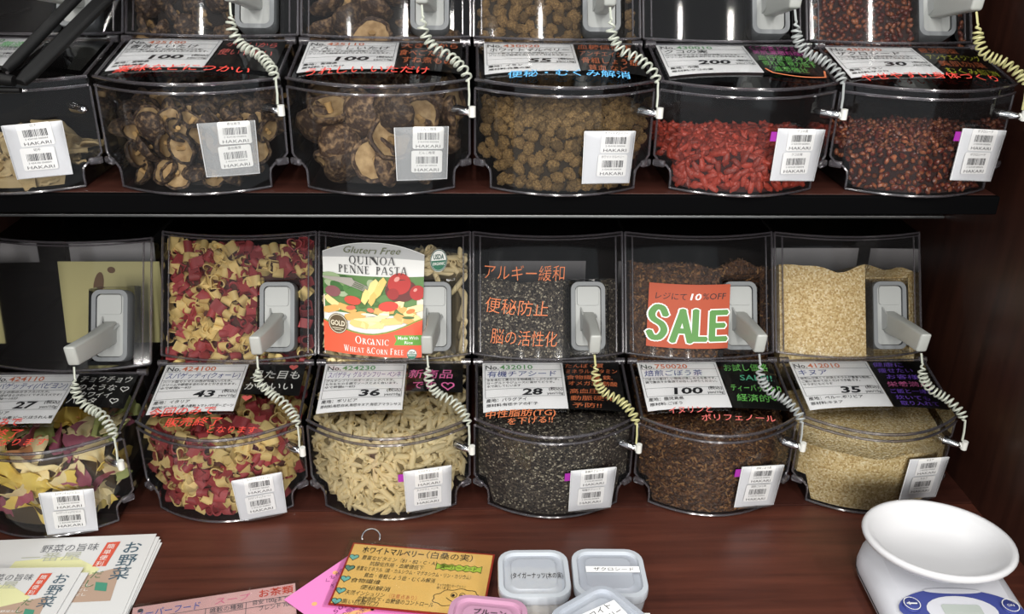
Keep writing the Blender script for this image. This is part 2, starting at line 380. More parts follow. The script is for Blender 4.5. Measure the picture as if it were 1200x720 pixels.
def scoop_meshes():
    o = {}
    uc, sc, hw, hl = .051, .318, .0225, .0450      # plate centre / half sizes
    toP = lambda a, b, n: pockP(uc+a, sc+b/FL, n)
    out = rrect(hw*2, hl*2, .010, 5); inn = rrect(hw*2-.011, hl*2-.011, .006, 5)
    mb = MB()
    mb.grid([[toP(a, b, -.017) for a, b in out], [toP(a, b, .006) for a, b in out], [toP(a*.985, b*.99, .0075) for a, b in out],
             [toP(a, b, .0075) for a, b in inn], [toP(a, b, .003) for a, b in inn]], True)
    o['gasket'] = mb.mesh('gasket', M_gasket, True)
    mb = MB(); mb.prism(inn, lambda a, b: toP(a, b, .000), lambda a, b: toP(a*.96, b*.98, .0045))
    # raised upper step of the plate and two small ribs
    mb.prism(rrect(hw*2-.016, .024, .003, 3, 0, .026), lambda a, b: toP(a, b, .004), lambda a, b: toP(a*.96, b, .0062))
    mb.add([toP(-.0105, .012, .004), toP(-.0105, -.02, .004), toP(-.0055, -.012, .026), toP(-.0085, .012, .004), toP(-.0085, -.02, .004), toP(-.0040, -.012, .026)], [(0, 1, 2), (3, 5, 4), (0, 3, 4, 1), (1, 4, 5, 2), (0, 2, 5, 3)])
    mb.add([toP(.010, .004, .004), toP(.0125, -.0, .004), toP(.004, -.012, .026), toP(.010, .002, .004)], [(0, 1, 2), (0, 2, 3), (1, 3, 2)])
    o['plate'] = mb.mesh('scoop_plate', M_scoop, True)
    mb = MB()
    base = [toP(-.0085, -.022, .002), toP(.0085, -.022, .002), toP(.0085, .006, .002), toP(-.0085, .006, .002)]
    mid = [Vector((.0440, -.018, .182)), Vector((.0575, -.018, .182)), Vector((.0575, -.018, .208)), Vector((.0440, -.018, .208))]
    tip = [Vector((.0400, -.066, .1915)), Vector((.0535, -.066, .1915)), Vector((.0535, -.070, .2175)), Vector((.0400, -.070, .2175))]
    mb.grid([base, mid, tip], True); mb.add(tip, [(0, 1, 2, 3)]); mb.add(base, [(3, 2, 1, 0)])
    me = mb.mesh('scoop_handle', M_handle, False)
    b = bmesh.new(); b.from_mesh(me); bmesh.ops.remove_doubles(b, verts=b.verts, dist=1e-5); bmesh.ops.recalc_face_normals(b, faces=b.faces); b.to_mesh(me); b.free()
    bevel(me, .0028, 3); me.polygons.foreach_set('use_smooth', [True]*len(me.polygons)); me.set_sharp_from_angle(angle=math.radians(60)); o['handle'] = me
    # the hollow scoop blade behind the plate, inside the bin
    mb = MB(); mb.grid([[toP(a*.9, b*.9, -.001) for a, b in inn], [toP(a*.9, b*.9-.004, -.0195) for a, b in inn]], True)
    o['blade'] = mb.mesh('scoop_blade', M_scoop, True)
    return o
SM = scoop_meshes()

def catmull(P, n=12):
    P = [Vector(p) for p in P]; o = []
    for i in range(len(P)-1):
        a, b, c, d = P[max(i-1, 0)], P[i], P[i+1], P[min(i+2, len(P)-1)]
        for k in range(n):
            t = k/n; o.append(.5*((2*b)+(c-a)*t+(2*a-5*b+4*c-d)*t*t+(3*b-a-3*c+d)*t**3))
    o.append(P[-1]); return o
def cord(parent_loc, label, m, turns, rad, jit, group):
    t = thing('coiled_cord', label, 'cord', parent_loc, 0, group)
    r = random.Random(jit)
    tip = Vector((.047, -.066, .190))
    end = Vector((.0905, -.096, .118))
    path = catmull([tip, tip+Vector((.001, -.006, -.012)), tip+Vector((.002, -.012, -.026)), Vector((.060+r.uniform(-.003, .003), -.082, .148)), Vector((.078, -.09, .1385+rad*.3)), Vector((.092, -.102, .128)), Vector((.0965, -.108, .119))], 14)
    # resample evenly
    L = [0]
    for a, b in zip(path[:-1], path[1:]): L.append(L[-1]+(b-a).length)
    def P(s):
        s = max(0, min(L[-1], s)); i = 0
        while i < len(L)-2 and L[i+1] < s: i += 1
        return path[i].lerp(path[i+1], (s-L[i])/max(1e-9, L[i+1]-L[i]))
    N = turns*12; s0 = .012; pts = [P(0), P(.006)]; up = Vector((1, 0, 0))
    for i in range(N+1):
        f = i/N; f2 = f+.012*math.sin(f*17+jit); s = s0+(L[-1]-s0)*max(0, min(1, f2)); p = P(s); tn = (P(s+.002)-P(s-.002)).normalized()
        a = tn.cross(up).normalized(); b = a.cross(tn).normalized(); an = 2*math.pi*turns*f
        env = min(1, f*8, (1-f)*10+.25); pts.append(p+(a*math.cos(an)+b*math.sin(an))*rad*env)
    pts += [Vector((.0965, -.110, .113)), Vector((.0970, -.111, .105)), Vector((.0965, -.1125, .094))]
    MB().tube(pts, .00125, 5).build('coil', m, t, True)
    a = math.radians(48); q = frontP(.084, .0865)
    dirn = Vector((math.sin(a), -math.cos(a), 0)); s = q+dirn*.0125
    pl = MB(); pl.tube([s, s+dirn*.010], .0036, 10); pl.tube([s+dirn*.009+Vector((0, 0, -.004)), s+dirn*.009+Vector((0, 0, .007))], .0038, 10)
    pl.build('cord_plug', M_plug, t, True)
    return t

def make_bin(k, row, label, knob=True, loc=None):
    b = thing('bulk_bin', label, 'bin', loc, 0, 'clear bulk food bins of the %s row' % ('upper' if row else 'lower'))
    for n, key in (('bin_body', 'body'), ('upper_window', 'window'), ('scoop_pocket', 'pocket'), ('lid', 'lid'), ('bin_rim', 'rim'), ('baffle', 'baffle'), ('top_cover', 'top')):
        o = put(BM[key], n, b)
        if key == 'lid':
            put(BM['lidrim'], 'lid_rim', o); [put(q, 'hinge', o) for q in BM['hinges']]; lid = o
    for q in BM['tabs']: put(q, 'side_tab', b)
    if knob: put(BM['knob'], 'cord_knob', b, 'chrome cord knob')
    return b, lid
def make_scoop(loc, label, row):
    t = thing('scoop', label, 'scoop', loc, 0, 'grey scoops of the %s row' % ('upper' if row else 'lower'))
    put(SM['plate'], 'scoop_plate', t); put(SM['gasket'], 'gasket', t, 'darker grey gasket rim'); put(SM['handle'], 'scoop_handle', t); put(SM['blade'], 'scoop_blade', t)
    return t

# --- price card lying in the lid
def make_price_card(loc, label, spec, group):
    num, numink, title, titleink, tiny, price, origin, mats_ = spec
    x0, x1, v0, v1 = -.0865, .0165, .003, .0915
    f = lambda u, v, o=.0022: lidP(u, v, o)
    t = thing('price_card', label, 'price card', loc, 0, group)
    mb = MB(); n = 8
    for o in (.0016, .0021): mb.grid([[f(x0+(x1-x0)*i/n, v0+(v1-v0)*j/n, o) for i in range(n+1)] for j in range(n+1)])
    mb.build('card_sheet', M_paper, t)
    g = lambda a, b: f(x0+a, v0+b*-1, .0023) # a right, b up (from top edge)
    W, H = x1-x0, v1-v0
    fr = MB()
    for y in (-.0, -.011, -.027, -.047, -.062): stroke(fr, g, [(.003+W*i/8*.94, y-.003) for i in range(9)], .0005)
    for x in (.003, W-.003): stroke(fr, g, [(x, -.003), (x, -.065)], .0005)
    fr.build('printed_frame', M_inkgrey, t)
    a = MB(); write(a, g, 'No.', .004, -.0125, .0115, bold=.012); 
    for i, l in enumerate(tiny): write(a, g, l, .005, -.0345-.0058*i, .0048, width=min(W-.012, len(l)*.0047), bold=.01)
    write(a, g, price, W-.029, -.0625, .0165, width=.011*len(price)+.004, align='r', bold=.03, shear=.1)
    write(a, g, '(税込)', W-.004, -.0545, .0068, align='r', bold=.012); write(a, g, 'yen/10g', W-.004, -.0625, .0064, align='r', bold=.01)
    write(a, g, '産地：'+origin, .004, -.0725, .0066, width=min(W-.01, .0062*(len(origin)+3)), bold=.012); write(a, g, '原材料:'+mats_, .004, -.081, .0058, width=min(W-.006, .0057*(len(mats_)+4)), bold=.012)
    a.build('printed_text', M_ink, t)
    b = MB(); write(b, g, num, .022, -.0125, .0120, width=.042, bold=.012); b.build('item_number', numink, t)
    if title: c = MB(); write(c, g, title, .006, -.0262, .0125, width=min(W-.012, .0125*len(title)), shear=.12, bold=.005); c.build('item_name', titleink, t)
    return t
def make_message(loc, label, vmax, lines, group, umin=.0185, hearts=()):
    """black card with bright pen writing; lines = (text, u, v, size, ink[, width])"""
    t = thing('message_card', label, 'message card', loc, 0, group)
    x0, x1, v0, v1 = umin, .0885, .003, vmax
    mb = MB()
    for o in (.0012, .0017): mb.grid([[lidP(x0+(x1-x0)*i/6, v0+(v1-v0)*j/6, o) for i in range(7)] for j in range(7)])
    mb.build('card_sheet', M_blackcard, t)
    pens(t, lines, .0024, hearts); return t
def pens(parent, lines, off=.0024, hearts=(), P=None, name='pen_writing', bold=.004):
    """lines (text, u, v, size, ink[, width]); v runs down from the top of surface P(u, -v)"""
    P = P or (lambda u, b: lidP(u, -b, off))
    by = {}
    for L in list(lines)+[(None,)+tuple(h) for h in hearts]: by.setdefault(L[4].name, (L[4], []))[1].append(L)
    for nm, (m, ls) in by.items():
        mb = MB()
        for L in ls:
            if L[0] is None:   # heart: u, v, size, ink, filled
                if L[5]: poly(mb, P, heart(L[1], -L[2], L[3]))
                else: stroke(mb, P, heart(L[1], -L[2], L[3]), L[3]*.12, True)
            else: write(mb, P, L[0], L[1], -L[2], L[3], width=(L[5] if len(L) > 5 else None), shear=.12, bold=bold, rot=R.uniform(-.03, .03))
        mb.build(name, m, parent, fix=False)

# --- barcode pouch on the front wall
def pouch_meshes(clear):
    o = {}; w, h = .0535, .056
    wd = lambda b: w*(1+.06*(.5+b/h))
    mb = MB(); n = 8
    fr = [[Vector((wd(b)*(-.5+i/n), -.0020-.0070*(1-(2*i/n-1)**4)*(.5+.5*(j/6)), b)) for i in range(n+1)] for j in range(7) for b in [h*(-.5+j/6)+(.0)]]
    # the mouth of the pouch dips a little in the middle
    fr[-1] = [p+Vector((0, 0, .002*(1-(2*i/n-1)**2))) for i, p in enumerate(fr[-1])]
    mb.grid(fr); o['front'] = mb.mesh('front_sheet', P_pouchclear if clear else P_pouch, True)
    mb = MB(); bk = [[Vector((wd(b)*(-.5+i/n), 0, b)) for i in range(n+1)] for b in (-h/2, h/2)]
    mb.grid(bk); mb.grid([[Vector((p.x, .0008, p.z)) for p in r] for r in bk]); o['back'] = mb.mesh('back_sheet', P_pouchclear if clear else P_pouchb, True)
    mb = MB(); mb.tube([Vector((-wd(b)*.5, -.0008, b)) for b in (h/2, -h/2)]+[Vector((wd(b)*.5, -.0008, b)) for b in (-h/2, h/2)], .0007, 5); o['seam'] = mb.mesh('welded_seam', P_pouchb, True)
    return o
PM = {0: pouch_meshes(False), 1: pouch_meshes(True)}
def slip_mesh(seed):
    r = random.Random(seed); w, h = .033, .0235; o = {}
    me = MB(); me.prism(rrect(w, h, .002, 3), lambda a, b: Vector((a, 0, b)), lambda a, b: Vector((a, -.0004, b))); o['paper'] = me.mesh('slip_paper', M_slip)
    mb = MB(); x = -.0115; f = lambda a, b: Vector((a, -.0006, b))
    while x < .0115:
        q = r.choice((.00035, .0006, .0009)); poly(mb, f, [(x, -.002), (x+q, -.002), (x+q, .0055), (x, .0055)]); x += q+r.choice((.0003, .0005, .0008))
    o['bars'] = mb.mesh('barcode', M_ink)
    return o
SLB = [slip_mesh(i) for i in range(3)]
def slip_text(product):
    f = lambda a, b: Vector((a, -.0006, b)); mb = MB()
    write(mb, f, product, 0, .0082, .0034, width=min(.026, .0034*len(product)), align='c'); write(mb, f, '2 424100 000004', 0, -.0050, .0024, width=.022, align='c')
    write(mb, f, 'HAKARI', 0, -.0104, .0046, width=.026, align='c')
    return mb.mesh('printed_text', M_ink)
def make_pouch(loc, u, z, where, product, tilt, clear, row, k, purple=False, shift=0):
    p = frontP(u, z, .0065); a = .55*math.atan2(2*ARC_B*u/WB**2, 1)
    L = Vector(loc)+p
    rot = Matrix.Rotation(a, 4, 'Z') @ Matrix.Rotation(tilt, 4, 'Y') @ Matrix.Rotation(-.03, 4, 'X')
    grp = 'barcode pouches of the %s row' % ('upper' if row else 'lower')
    t = thing('barcode_pouch', '%s pouch of barcode slips on the %s' % ('clear' if clear else 'milky', where), 'pouch', L, 0, grp)
    t.matrix_world = Matrix.Translation(L) @ rot
    m = PM[clear]; put(m['front'], 'front_sheet', t); put(m['back'], 'back_sheet', t); put(m['seam'], 'welded_seam', t)
    if purple: MB().box((-.029, .0015, .019), (.012, .001, .010)).build('purple_sticker', mat('purple_sticker', (150, 40, 150), .5), t, label='purple sticker peeking out behind pouch')
    tx = slip_text(product)
    for i, (dz, dx, y) in enumerate(((.0165, .001, -.0008), (-.0085, -.001, -.0018))):
        s = thing('barcode_slip', '%s white barcode slip in pouch of the %s' % (('rear', 'front')[i], where), 'barcode slip', L, 0, 'barcode slips of the %s row' % ('upper' if row else 'lower'))
        s.matrix_world = Matrix.Translation(L) @ rot @ Matrix.Translation((dx+shift, y, dz)) @ Matrix.Rotation(R.uniform(-.03, .03), 4, 'Y')
        put(SLB[(k+i) % 3]['paper'], 'slip_paper', s); put(SLB[(k+i) % 3]['bars'], 'barcode', s); put(tx, 'printed_text', s)
    return t

# ------------------------------------------------------------------ heaps
def heap(mb, hf, fill, inset, back=.235, pocket=True, rough=.0, p=1.0, seed=0, hback=.13):
    """mound of contents: rises from the front wall under the lid and up behind the window to s=fill"""
    N = 20; rows = []; rg = (5, 9, 8)
    for i in range(N+1):
        u = (-1+2*i/N)*(WB-inset-.001)
        zb = .004 if abs(u) < WF-inset-.001 else .036
        nz = lambda y, z: rough*noise.noise(Vector((u*55+seed*7, y*55, z*55)))
        inp = pocket and PU0-.004 < u < PU1+.006
        yf = arc(u)+inset; yc = (faceP(u, 0).y+inset) if fill else -.001
        hfu = max(zb+.004, hf+.010*noise.noise(Vector((u*22+seed, 3.1, seed)))); pr = [Vector((u, yf, zb+(hfu-zb)*j/rg[0])) for j in range(rg[0]+1)]
        for j in range(1, rg[1]+1):
            t = j/rg[1]; y = yf+(yc-yf)*t; z = hfu+(hback-hfu)*t**p+nz(y, 0)
            z = min(z, lidP(u, max(0, YH-y)).z-inset*.8-.001); pr.append(Vector((u, y, z)))
        if fill:
            for j in range(rg[2]+1):
                s = fill*j/rg[2]; q = faceP(u, s+.01, -inset)
                if inp and s < PS+.03: q = pockP(u, s, -.022-inset)
                if j == rg[2]: q = faceP(u, fill+.06*noise.noise(Vector((u*30+seed, 9.2, 0)))-(0 if u < .06 else (u-.06)*1.5), -inset)
                pr.append(q)
            ztop = FZ+FDZ*fill
            pr += [Vector((u, .6*pr[-1].y+.4*back, pr[-1].z-.035)), Vector((u, back, ztop-.11)), Vector((u, back, zb))]
        else:
            pr += [Vector((u, .0015, pr[-1].z-.004)), Vector((u, .0020, .5*(pr[-1].z+zb))), Vector((u, .0025, zb))]
        rows.append(pr)
    o = len(mb.v); mb.grid(rows); nc = len(rows[0])
    mb.f.append(tuple(o+j for j in range(nc))); mb.f.append(tuple(o+N*nc+j for j in reversed(range(nc))))
    # faces that can be seen: front, top and window strips
    return rows
def samples(rows, r, rnd, skip_pocket=True, upto=None, tries=9000, minz=.006):
    """dart throwing on the visible skin of a heap: (point, outward normal)"""
    tri = []; nr, nc = len(rows), len(rows[0]); up = upto or nc-3
    for i in range(nr-1):
        for j in range(0, up):
            a, b, c, d = rows[i][j], rows[i+1][j], rows[i+1][j+1], rows[i][j+1]
            for t in ((a, b, c), (a, c, d)):
                n = (t[1]-t[0]).cross(t[2]-t[0]); A = n.length
                if A > 1e-9: tri.append((A, t, n/A))
    if not tri: return []
    cum = []; s = 0
    for q in tri: s += q[0]; cum.append(s)
    import bisect
    cell = {}; out = []
    for _ in range(tries):
        A, t, n = tri[bisect.bisect_left(cum, rnd.random()*s)]
        a, b = rnd.random(), rnd.random()
        if a+b > 1: a, b = 1-a, 1-b
        p = t[0]+(t[1]-t[0])*a+(t[2]-t[0])*b
        if p.z < minz: continue
        if skip_pocket and PU0-.002 < p.x < PU1+.008 and p.z > FZ-.012 and p.z < FZ+FDZ*(PS+.03): continue
        k = (int(p.x//r), int(p.y//r), int(p.z//r)); ok = True
        for dx in (-1, 0, 1):
            for dy in (-1, 0, 1):
                for dz in (-1, 0, 1):
                    for q in cell.get((k[0]+dx, k[1]+dy, k[2]+dz), ()):
                        if (q-p).length < r: ok = False; break
                    if not ok: break
                if not ok: break
            if not ok: break
        if ok: cell.setdefault(k, []).append(p); out.append((p, n))
    return out
def rquat(rnd): 
    return Quaternion((rnd.gauss(0, 1), rnd.gauss(0, 1), rnd.gauss(0, 1), rnd.gauss(0, 1))).normalized()
def lay(n, rnd, tilt=.5):
    """orientation lying on the skin with normal n, random spin and some tilt"""
    q = Vector((0, 0, 1)).rotation_difference(n); return q @ Quaternion((0, 0, 1), rnd.uniform(0, 6.283)) @ Quaternion((rnd.uniform(-1, 1), rnd.uniform(-1, 1), 0), rnd.uniform(-tilt, tilt))
def front_dir(n): return n if n.y < .3 else -n

def contain(vs, L, m=.0022):
    """shift that brings a piece (world verts) back inside its bin"""
    tot = Vector((0, 0, 0)); P = [v-L for v in vs]
    for _ in range(3):
        sh = Vector((0, 0, 0))
        for p in P:
            q = p+tot; W = (WF if q.z < .03 else WB)-m
            if abs(q.x) > W and abs(W-abs(q.x)) > abs(sh.x): sh.x = (W-abs(q.x))*(1 if q.x > 0 else -1)
            u = max(-WB, min(WB, q.x)); d = arc(u)+m-q.y
            if d > sh.y and q.z < ZH: sh.y = d
            if q.z < m+.001 and m+.001-q.z > sh.z: sh.z = m+.001-q.z
            if q.y < YH-.001 and q.z > .1:
                e = q.z-(lidP(u, YH-q.y).z-m)
                if e > -sh.z and e < .03: sh.z = min(sh.z, -e)
            if q.z > FZ:
                d = faceP(u, (q.z-FZ)/FDZ).y+m*1.2-q.y
                if d > sh.y: sh.y = d
        if sh.length < 1e-5: break
        tot += sh
    return tot
# piece meshes -------------------------------------------------------
def m_heart(m, seed):
    r = random.Random(seed); mb = MB(); o = heart(0, 0, .0215, 24); L = .0135
    i_ = [(a*.84, b*.84+.0002) for a, b in o]
    mb.grid([[Vector((a, b, -L/2)) for a, b in o], [Vector((a, b, L/2)) for a, b in o], [Vector((a, b, L/2)) for a, b in i_], [Vector((a, b, -L/2)) for a, b in i_], [Vector((a, b, -L/2)) for a, b in o]], True)
    for k, v in enumerate(mb.v): mb.v[k] = (v[0]*(1+.05*math.sin(v[2]*90+seed)), v[1]+.0008*math.sin(v[2]*120+seed), v[2]+.0012*math.sin(v[0]*150+seed))
    return mb.mesh('heart_pasta', m, True)
def m_penne(m, seed):
    r = random.Random(seed); mb = MB(); L = r.uniform(.024, .031); R0 = .0036; cut = .0045; n = 10
    def ring(rad, z0, sg): return [Vector((rad*math.cos(2*math.pi*j/n), rad*math.sin(2*math.pi*j/n), z0+sg*cut*math.cos(2*math.pi*j/n))) for j in range(n)]
    mb.grid([ring(R0, -L/2, 1), ring(R0, 0, 1), ring(R0, L/2, 1), ring(R0*.6, L/2, 1), ring(R0*.6, -L/2, 1), ring(R0, -L/2, 1)], True)
    mb.v = [(x+.0005*math.sin(z*60+seed), y, z) for x, y, z in mb.v]
    for k, (x, y, z) in enumerate(mb.v): mb.v[k] = (z, x, y)
    return mb.mesh('penne', m, True)
def m_bow(m, seed):
    r = random.Random(seed); nx, ny = 14, 8; W, H = .056, .038; rows = []
    for th in (.0006, -.0006):
        g = []
        for j in range(ny+1):
            b = -1+2*j/ny; row = []
            for i in range(nx+1):
                a = -1+2*i/nx; pin = .26+.74*min(1, abs(a)*1.5)**1.2
                zz = .0075*math.cos(b*math.pi*1.5)*math.exp(-(a*2.2)**2)+.0028*math.sin(b*2.6+seed)*abs(a)+.003*a*a*math.sin(seed*3)
                zig = .0010*((-1)**j) if abs(a) > .99 else 0
                row.append(Vector((a*W/2+zig*(1 if a > 0 else -1), b*H/2*pin, zz+th)))
            g.append(row)
        rows.append(g)
    mb = MB(); mb.grid(rows[0]); mb.grid([list(reversed(q)) for q in rows[1]])
    per = lambda g: g[0]+[q[-1] for q in g[1:]]+list(reversed(g[-1]))[1:]+[q[0] for q in reversed(g[1:-1])]
    mb.grid([per(rows[0]), per(rows[1])], True)
    return mb.mesh('bow_tie_pasta', m, True)
def ico(sub): 
    b = bmesh.new(); bmesh.ops.create_icosphere(b, subdivisions=sub, radius=1); b.verts.ensure_lookup_table()
    r = ([v.co.copy() for v in b.verts], [tuple(v.index for v in f.verts) for f in b.faces]); b.free(); return r
IC1, IC2, IC3 = ico(1), ico(2), ico(3)
def m_blob(name, m, seed, dims, amp, fr, base=IC2, cellular=False, smooth=True):
    vs, fs = base; mb = MB(); P = []
    for v in vs:
        if cellular: d = 1+amp*(.5-noise.voronoi(v*fr+Vector((seed*3.7, seed, 0)))[0][0])*1.6
        else: d = 1+amp*noise.noise(v*fr+Vector((seed*3.7, seed*1.3, 0)))
        P.append(Vector((v.x*dims[0]*d, v.y*dims[1]*d, v.z*dims[2]*d)))
    mb.add(P, fs); return mb.mesh(name, m, smooth)
def mushroom(seed, rad, mcap, mgill, mstem):
    r = random.Random(seed); n = 22; ra = [1+.10*noise.noise(Vector((math.cos(2*math.pi*j/n)*1.4+seed, math.sin(2*math.pi*j/n)*1.4, 0)))+r.uniform(-.05, .05) for j in range(n)]
    wav = [.10*rad*noise.noise(Vector((math.cos(2*math.pi*j/n)*2+seed*3, math.sin(2*math.pi*j/n)*2, 5)))+r.uniform(-.02, .02)*rad for j in range(n)]
    def ring(f, z, rim): return [Vector((f*rad*ra[j]*math.cos(2*math.pi*j/n), f*rad*ra[j]*math.sin(2*math.pi*j/n), z*rad+wav[j]*f*f+r.uniform(-.018, .018)*rad)) for j in range(n)]
    cap = MB(); cap.grid([ring(.02, .50, 0), ring(.3, .48, 0), ring(.55, .40, 0), ring(.78, .27, 0), ring(.93, .10, 0), ring(1, -.06, 1), ring(.97, -.19, 1), ring(.88, -.22, 1), ring(.80, -.14, 1)], True)
    g = MB(); rows = []
    for f, z in ((.84, -.15), (.6, .02), (.3, .09), (.1, .10)):
        rows.append([Vector((f*rad*ra[j]*math.cos(2*math.pi*j/n), f*rad*ra[j]*math.sin(2*math.pi*j/n), z*rad+wav[j]*f*f+(.018*rad if j % 2 else 0))) for j in range(n)])
    g.grid(rows, True)
    st = MB(); a = r.uniform(0, 6.28); st.tube([Vector((0, 0, .1*rad)), Vector((.05*rad*math.cos(a), .05*rad*math.sin(a), -.12*rad)), Vector((.16*rad*math.cos(a), .16*rad*math.sin(a), -.30*rad))], [.15*rad, .13*rad, .17*rad], 8)
    return cap.mesh('mushroom_cap', mcap, True), g.mesh('gills', mgill, True), st.mesh('stem', mstem, True)
def m_slice(m, seed):
    r = random.Random(seed); n, k = 14, 4; L, W = r.uniform(.06, .08), r.uniform(.016, .024); top = []; bot = []
    for i in range(n+1):
        t = -1+2*i/n; w = W/2*(1-.5*t*t)*(1+.15*math.sin(5*t+seed)); rowt = []; rowb = []
        for j in range(k+1):
            b = -1+2*j/k; z = .006*math.sin(t*2.2+seed)+.002*b*b*math.cos(t*4+seed)+.0015*math.sin(7*t+3*b)
            rowt.append(Vector((t*L/2, b*w, z+.0012))); rowb.append(Vector((t*L/2, b*w, z-.0012)))
        top.append(rowt); bot.append(rowb)
    mb = MB(); mb.grid(top); mb.grid(bot); per = lambda g: g[0]+[q[-1] for q in g[1:]]+list(reversed(g[-1]))[1:]+[q[0] for q in reversed(g[1:-1])]
    mb.grid([per(top), per(bot)], True); return mb.mesh('dried_slice', m, True)

def fill_bin(loc, hf, fillv, meshes, names, cat, group, labels, rad, r, seed, moundmat, moundlabel, moundname, orient='rand', depth=.35, layer2=True, pocket=True, hback=.13, p=1.0, cap=300, weights=None, upto=None, push=0.25, ins=.4, deep=1.05):
    """individual pieces on the skin of the heap; what lies deeper is one heap object"""
    rnd = random.Random(seed); mb = MB(); rows = heap(mb, hf, fillv, .003+rad*ins, pocket=pocket, rough=.006, seed=seed, hback=hback, p=p)
    mbm = MB(); heap(mbm, hf-rad*.5, fillv, .004+rad*deep, pocket=pocket, rough=.006, seed=seed, hback=hback-rad*.5, p=p)
    pts = samples(rows, r, rnd, pocket, upto=upto)
    L = Vector(loc); pts.sort(key=lambda q: ((q[0]+L)-CAM).length)
    made = 0; rest = []
    cen = Vector((0, .05, .05)); cnt = {}
    for (q, n) in pts:
        if n.dot(Vector((0, -.75, .66))) < 0: n = -n
        i = rnd.choices(range(len(meshes)), weights)[0]; v = rnd.choice(meshes[i])
        rot = lay(n, rnd, .75) if orient == 'lay' else rquat(rnd)
        sc = rnd.uniform(.88, 1.12)
        Mx = Matrix.Translation(L+q+n*rnd.uniform(-.35, push)*rad) @ rot.to_matrix().to_4x4() @ Matrix.Scale(sc, 4)
        vm = v[0] if isinstance(v, tuple) else v
        dv = contain([Mx @ w_.co for w_ in vm.vertices], L)
        if dv.length > rad*3: continue
        Mx = Matrix.Translation(dv) @ Mx
        if cnt.get(names[i], 0) < cap:
            cnt[names[i]] = cnt.get(names[i], 0)+1
            if isinstance(v, tuple):
                o = bpy.data.objects.new(names[i], None); COL.objects.link(o); o.empty_display_size = .01
                for me, pn in zip(v, ('mushroom_cap', 'gills', 'stem')): put(me, pn, o, {'gills': 'pale gills under the cap'}.get(pn))
            else: o = put(v, names[i])
            o.matrix_world = Mx; tag(o, labels[i], cat, group[i])
        else: rest.append((v, Mx))
    # deeper layer joined with the mound
    if layer2:
        pts2 = samples(heap(MB(), hf-rad*.5, fillv, .004+rad*deep, pocket=pocket, rough=.006, seed=seed, hback=hback-rad*.5, p=p), r*1.05, rnd, pocket, upto=upto)
        for (q, n) in pts2:
            v = rnd.choice(meshes[rnd.choices(range(len(meshes)), weights)[0]])
            if not isinstance(v, tuple):
                Mx = Matrix.Translation(L+q) @ rquat(rnd).to_matrix().to_4x4(); dv = contain([Mx @ w_.co for w_ in v.vertices], L)
                if dv.length < rad*3: rest.append((v, Matrix.Translation(dv) @ Mx))
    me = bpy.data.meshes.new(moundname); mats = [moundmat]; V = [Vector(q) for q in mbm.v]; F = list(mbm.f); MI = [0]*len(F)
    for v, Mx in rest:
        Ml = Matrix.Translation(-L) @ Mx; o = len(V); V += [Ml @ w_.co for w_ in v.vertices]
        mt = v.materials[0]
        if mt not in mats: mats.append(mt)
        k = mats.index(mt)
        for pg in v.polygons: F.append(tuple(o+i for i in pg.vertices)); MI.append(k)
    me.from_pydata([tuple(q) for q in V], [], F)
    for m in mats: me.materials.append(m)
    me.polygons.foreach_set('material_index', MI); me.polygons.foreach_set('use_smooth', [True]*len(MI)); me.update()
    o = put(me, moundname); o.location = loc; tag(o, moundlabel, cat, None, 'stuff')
    return cnt
def grain_heap(loc, hf, fillv, m, name, label, cat, seed, hback=.13, p=1.0, chips=None):
    mb = MB(); rows = heap(mb, hf, fillv, .004, rough=.004, seed=seed, hback=hback, p=p)
    if chips:
        rnd = random.Random(seed); meshes, r = chips
        mats = [m]; V = [Vector(q) for q in mb.v]; F = list(mb.f); MI = [0]*len(F)
        for q, n in samples(rows, r, rnd, True, tries=16000):
            v = rnd.choice(meshes); Mx = Matrix.Translation(q) @ rquat(rnd).to_matrix().to_4x4() @ Matrix.Scale(rnd.uniform(.6, 1.25), 4); o = len(V)
            V += [Mx @ w_.co for w_ in v.vertices]
            if v.materials[0] not in mats: mats.append(v.materials[0])
            k = mats.index(v.materials[0])
            for pg in v.polygons: F.append(tuple(o+i for i in pg.vertices)); MI.append(k)
        me = bpy.data.meshes.new(name); me.from_pydata([tuple(q) for q in V], [], F)
        for q in mats: me.materials.append(q)
        me.polygons.foreach_set('material_index', MI); me.update()
    else:
        me = mb.mesh(name, m, True)
    o = put(me, name); o.location = loc; return tag(o, label, cat, None, 'stuff')
# ------------------------------------------------------------------ the twelve bins
def loc_of(k, row):
    if row == 0 and k == 1: return Vector((-.602, -.024, 0))
    return Vector(((k-4)*.2+(.0012 if row else 0), SY if row else 0, SZ if row else 0))
M_hr = mat('pasta_red', (158, 62, 66), .6, var=.25); M_hc = mat('pasta_cream', (222, 198, 132), .6, var=.18)
M_pen = mat('penne_cream', (226, 210, 166), .6, var=.15)
M_bowc = mat('bow_cream', (238, 222, 172), .6, var=.12); M_bowg = mat('bow_green', (166, 176, 108), .6, var=.2); M_bowp = mat('bow_purple', (156, 84, 104), .6, var=.2); M_bowo = mat('bow_orange', (222, 160, 112), .6, var=.15); M_bowy = mat('bow_yellow', (230, 204, 104), .6, var=.12)
M_mul = mat('mulberry_tan', (158, 128, 80), .6, var=.4, bump=(1100, 1), noise_col=(92, 70, 42), noise_scale=700)
M_goji = mat('goji_red', (156, 56, 40), .4, var=.35, bump=(500, .5))
M_ker = mat('kernel_red', (92, 35, 27), .35, var=.45, noise_col=(188, 118, 76), noise_scale=70, npos=(.45, .75))
M_cap = mat('shiitake_cap', (62, 44, 32), .65, var=.35, bump=(260, 1), noise_col=(158, 128, 94), noise_scale=150, npos=(.48, .74))
M_capd = mat('shiitake_dark_cap', (46, 33, 26), .65, var=.35, bump=(300, 1), noise_col=(132, 106, 78), noise_scale=190, npos=(.48, .74))
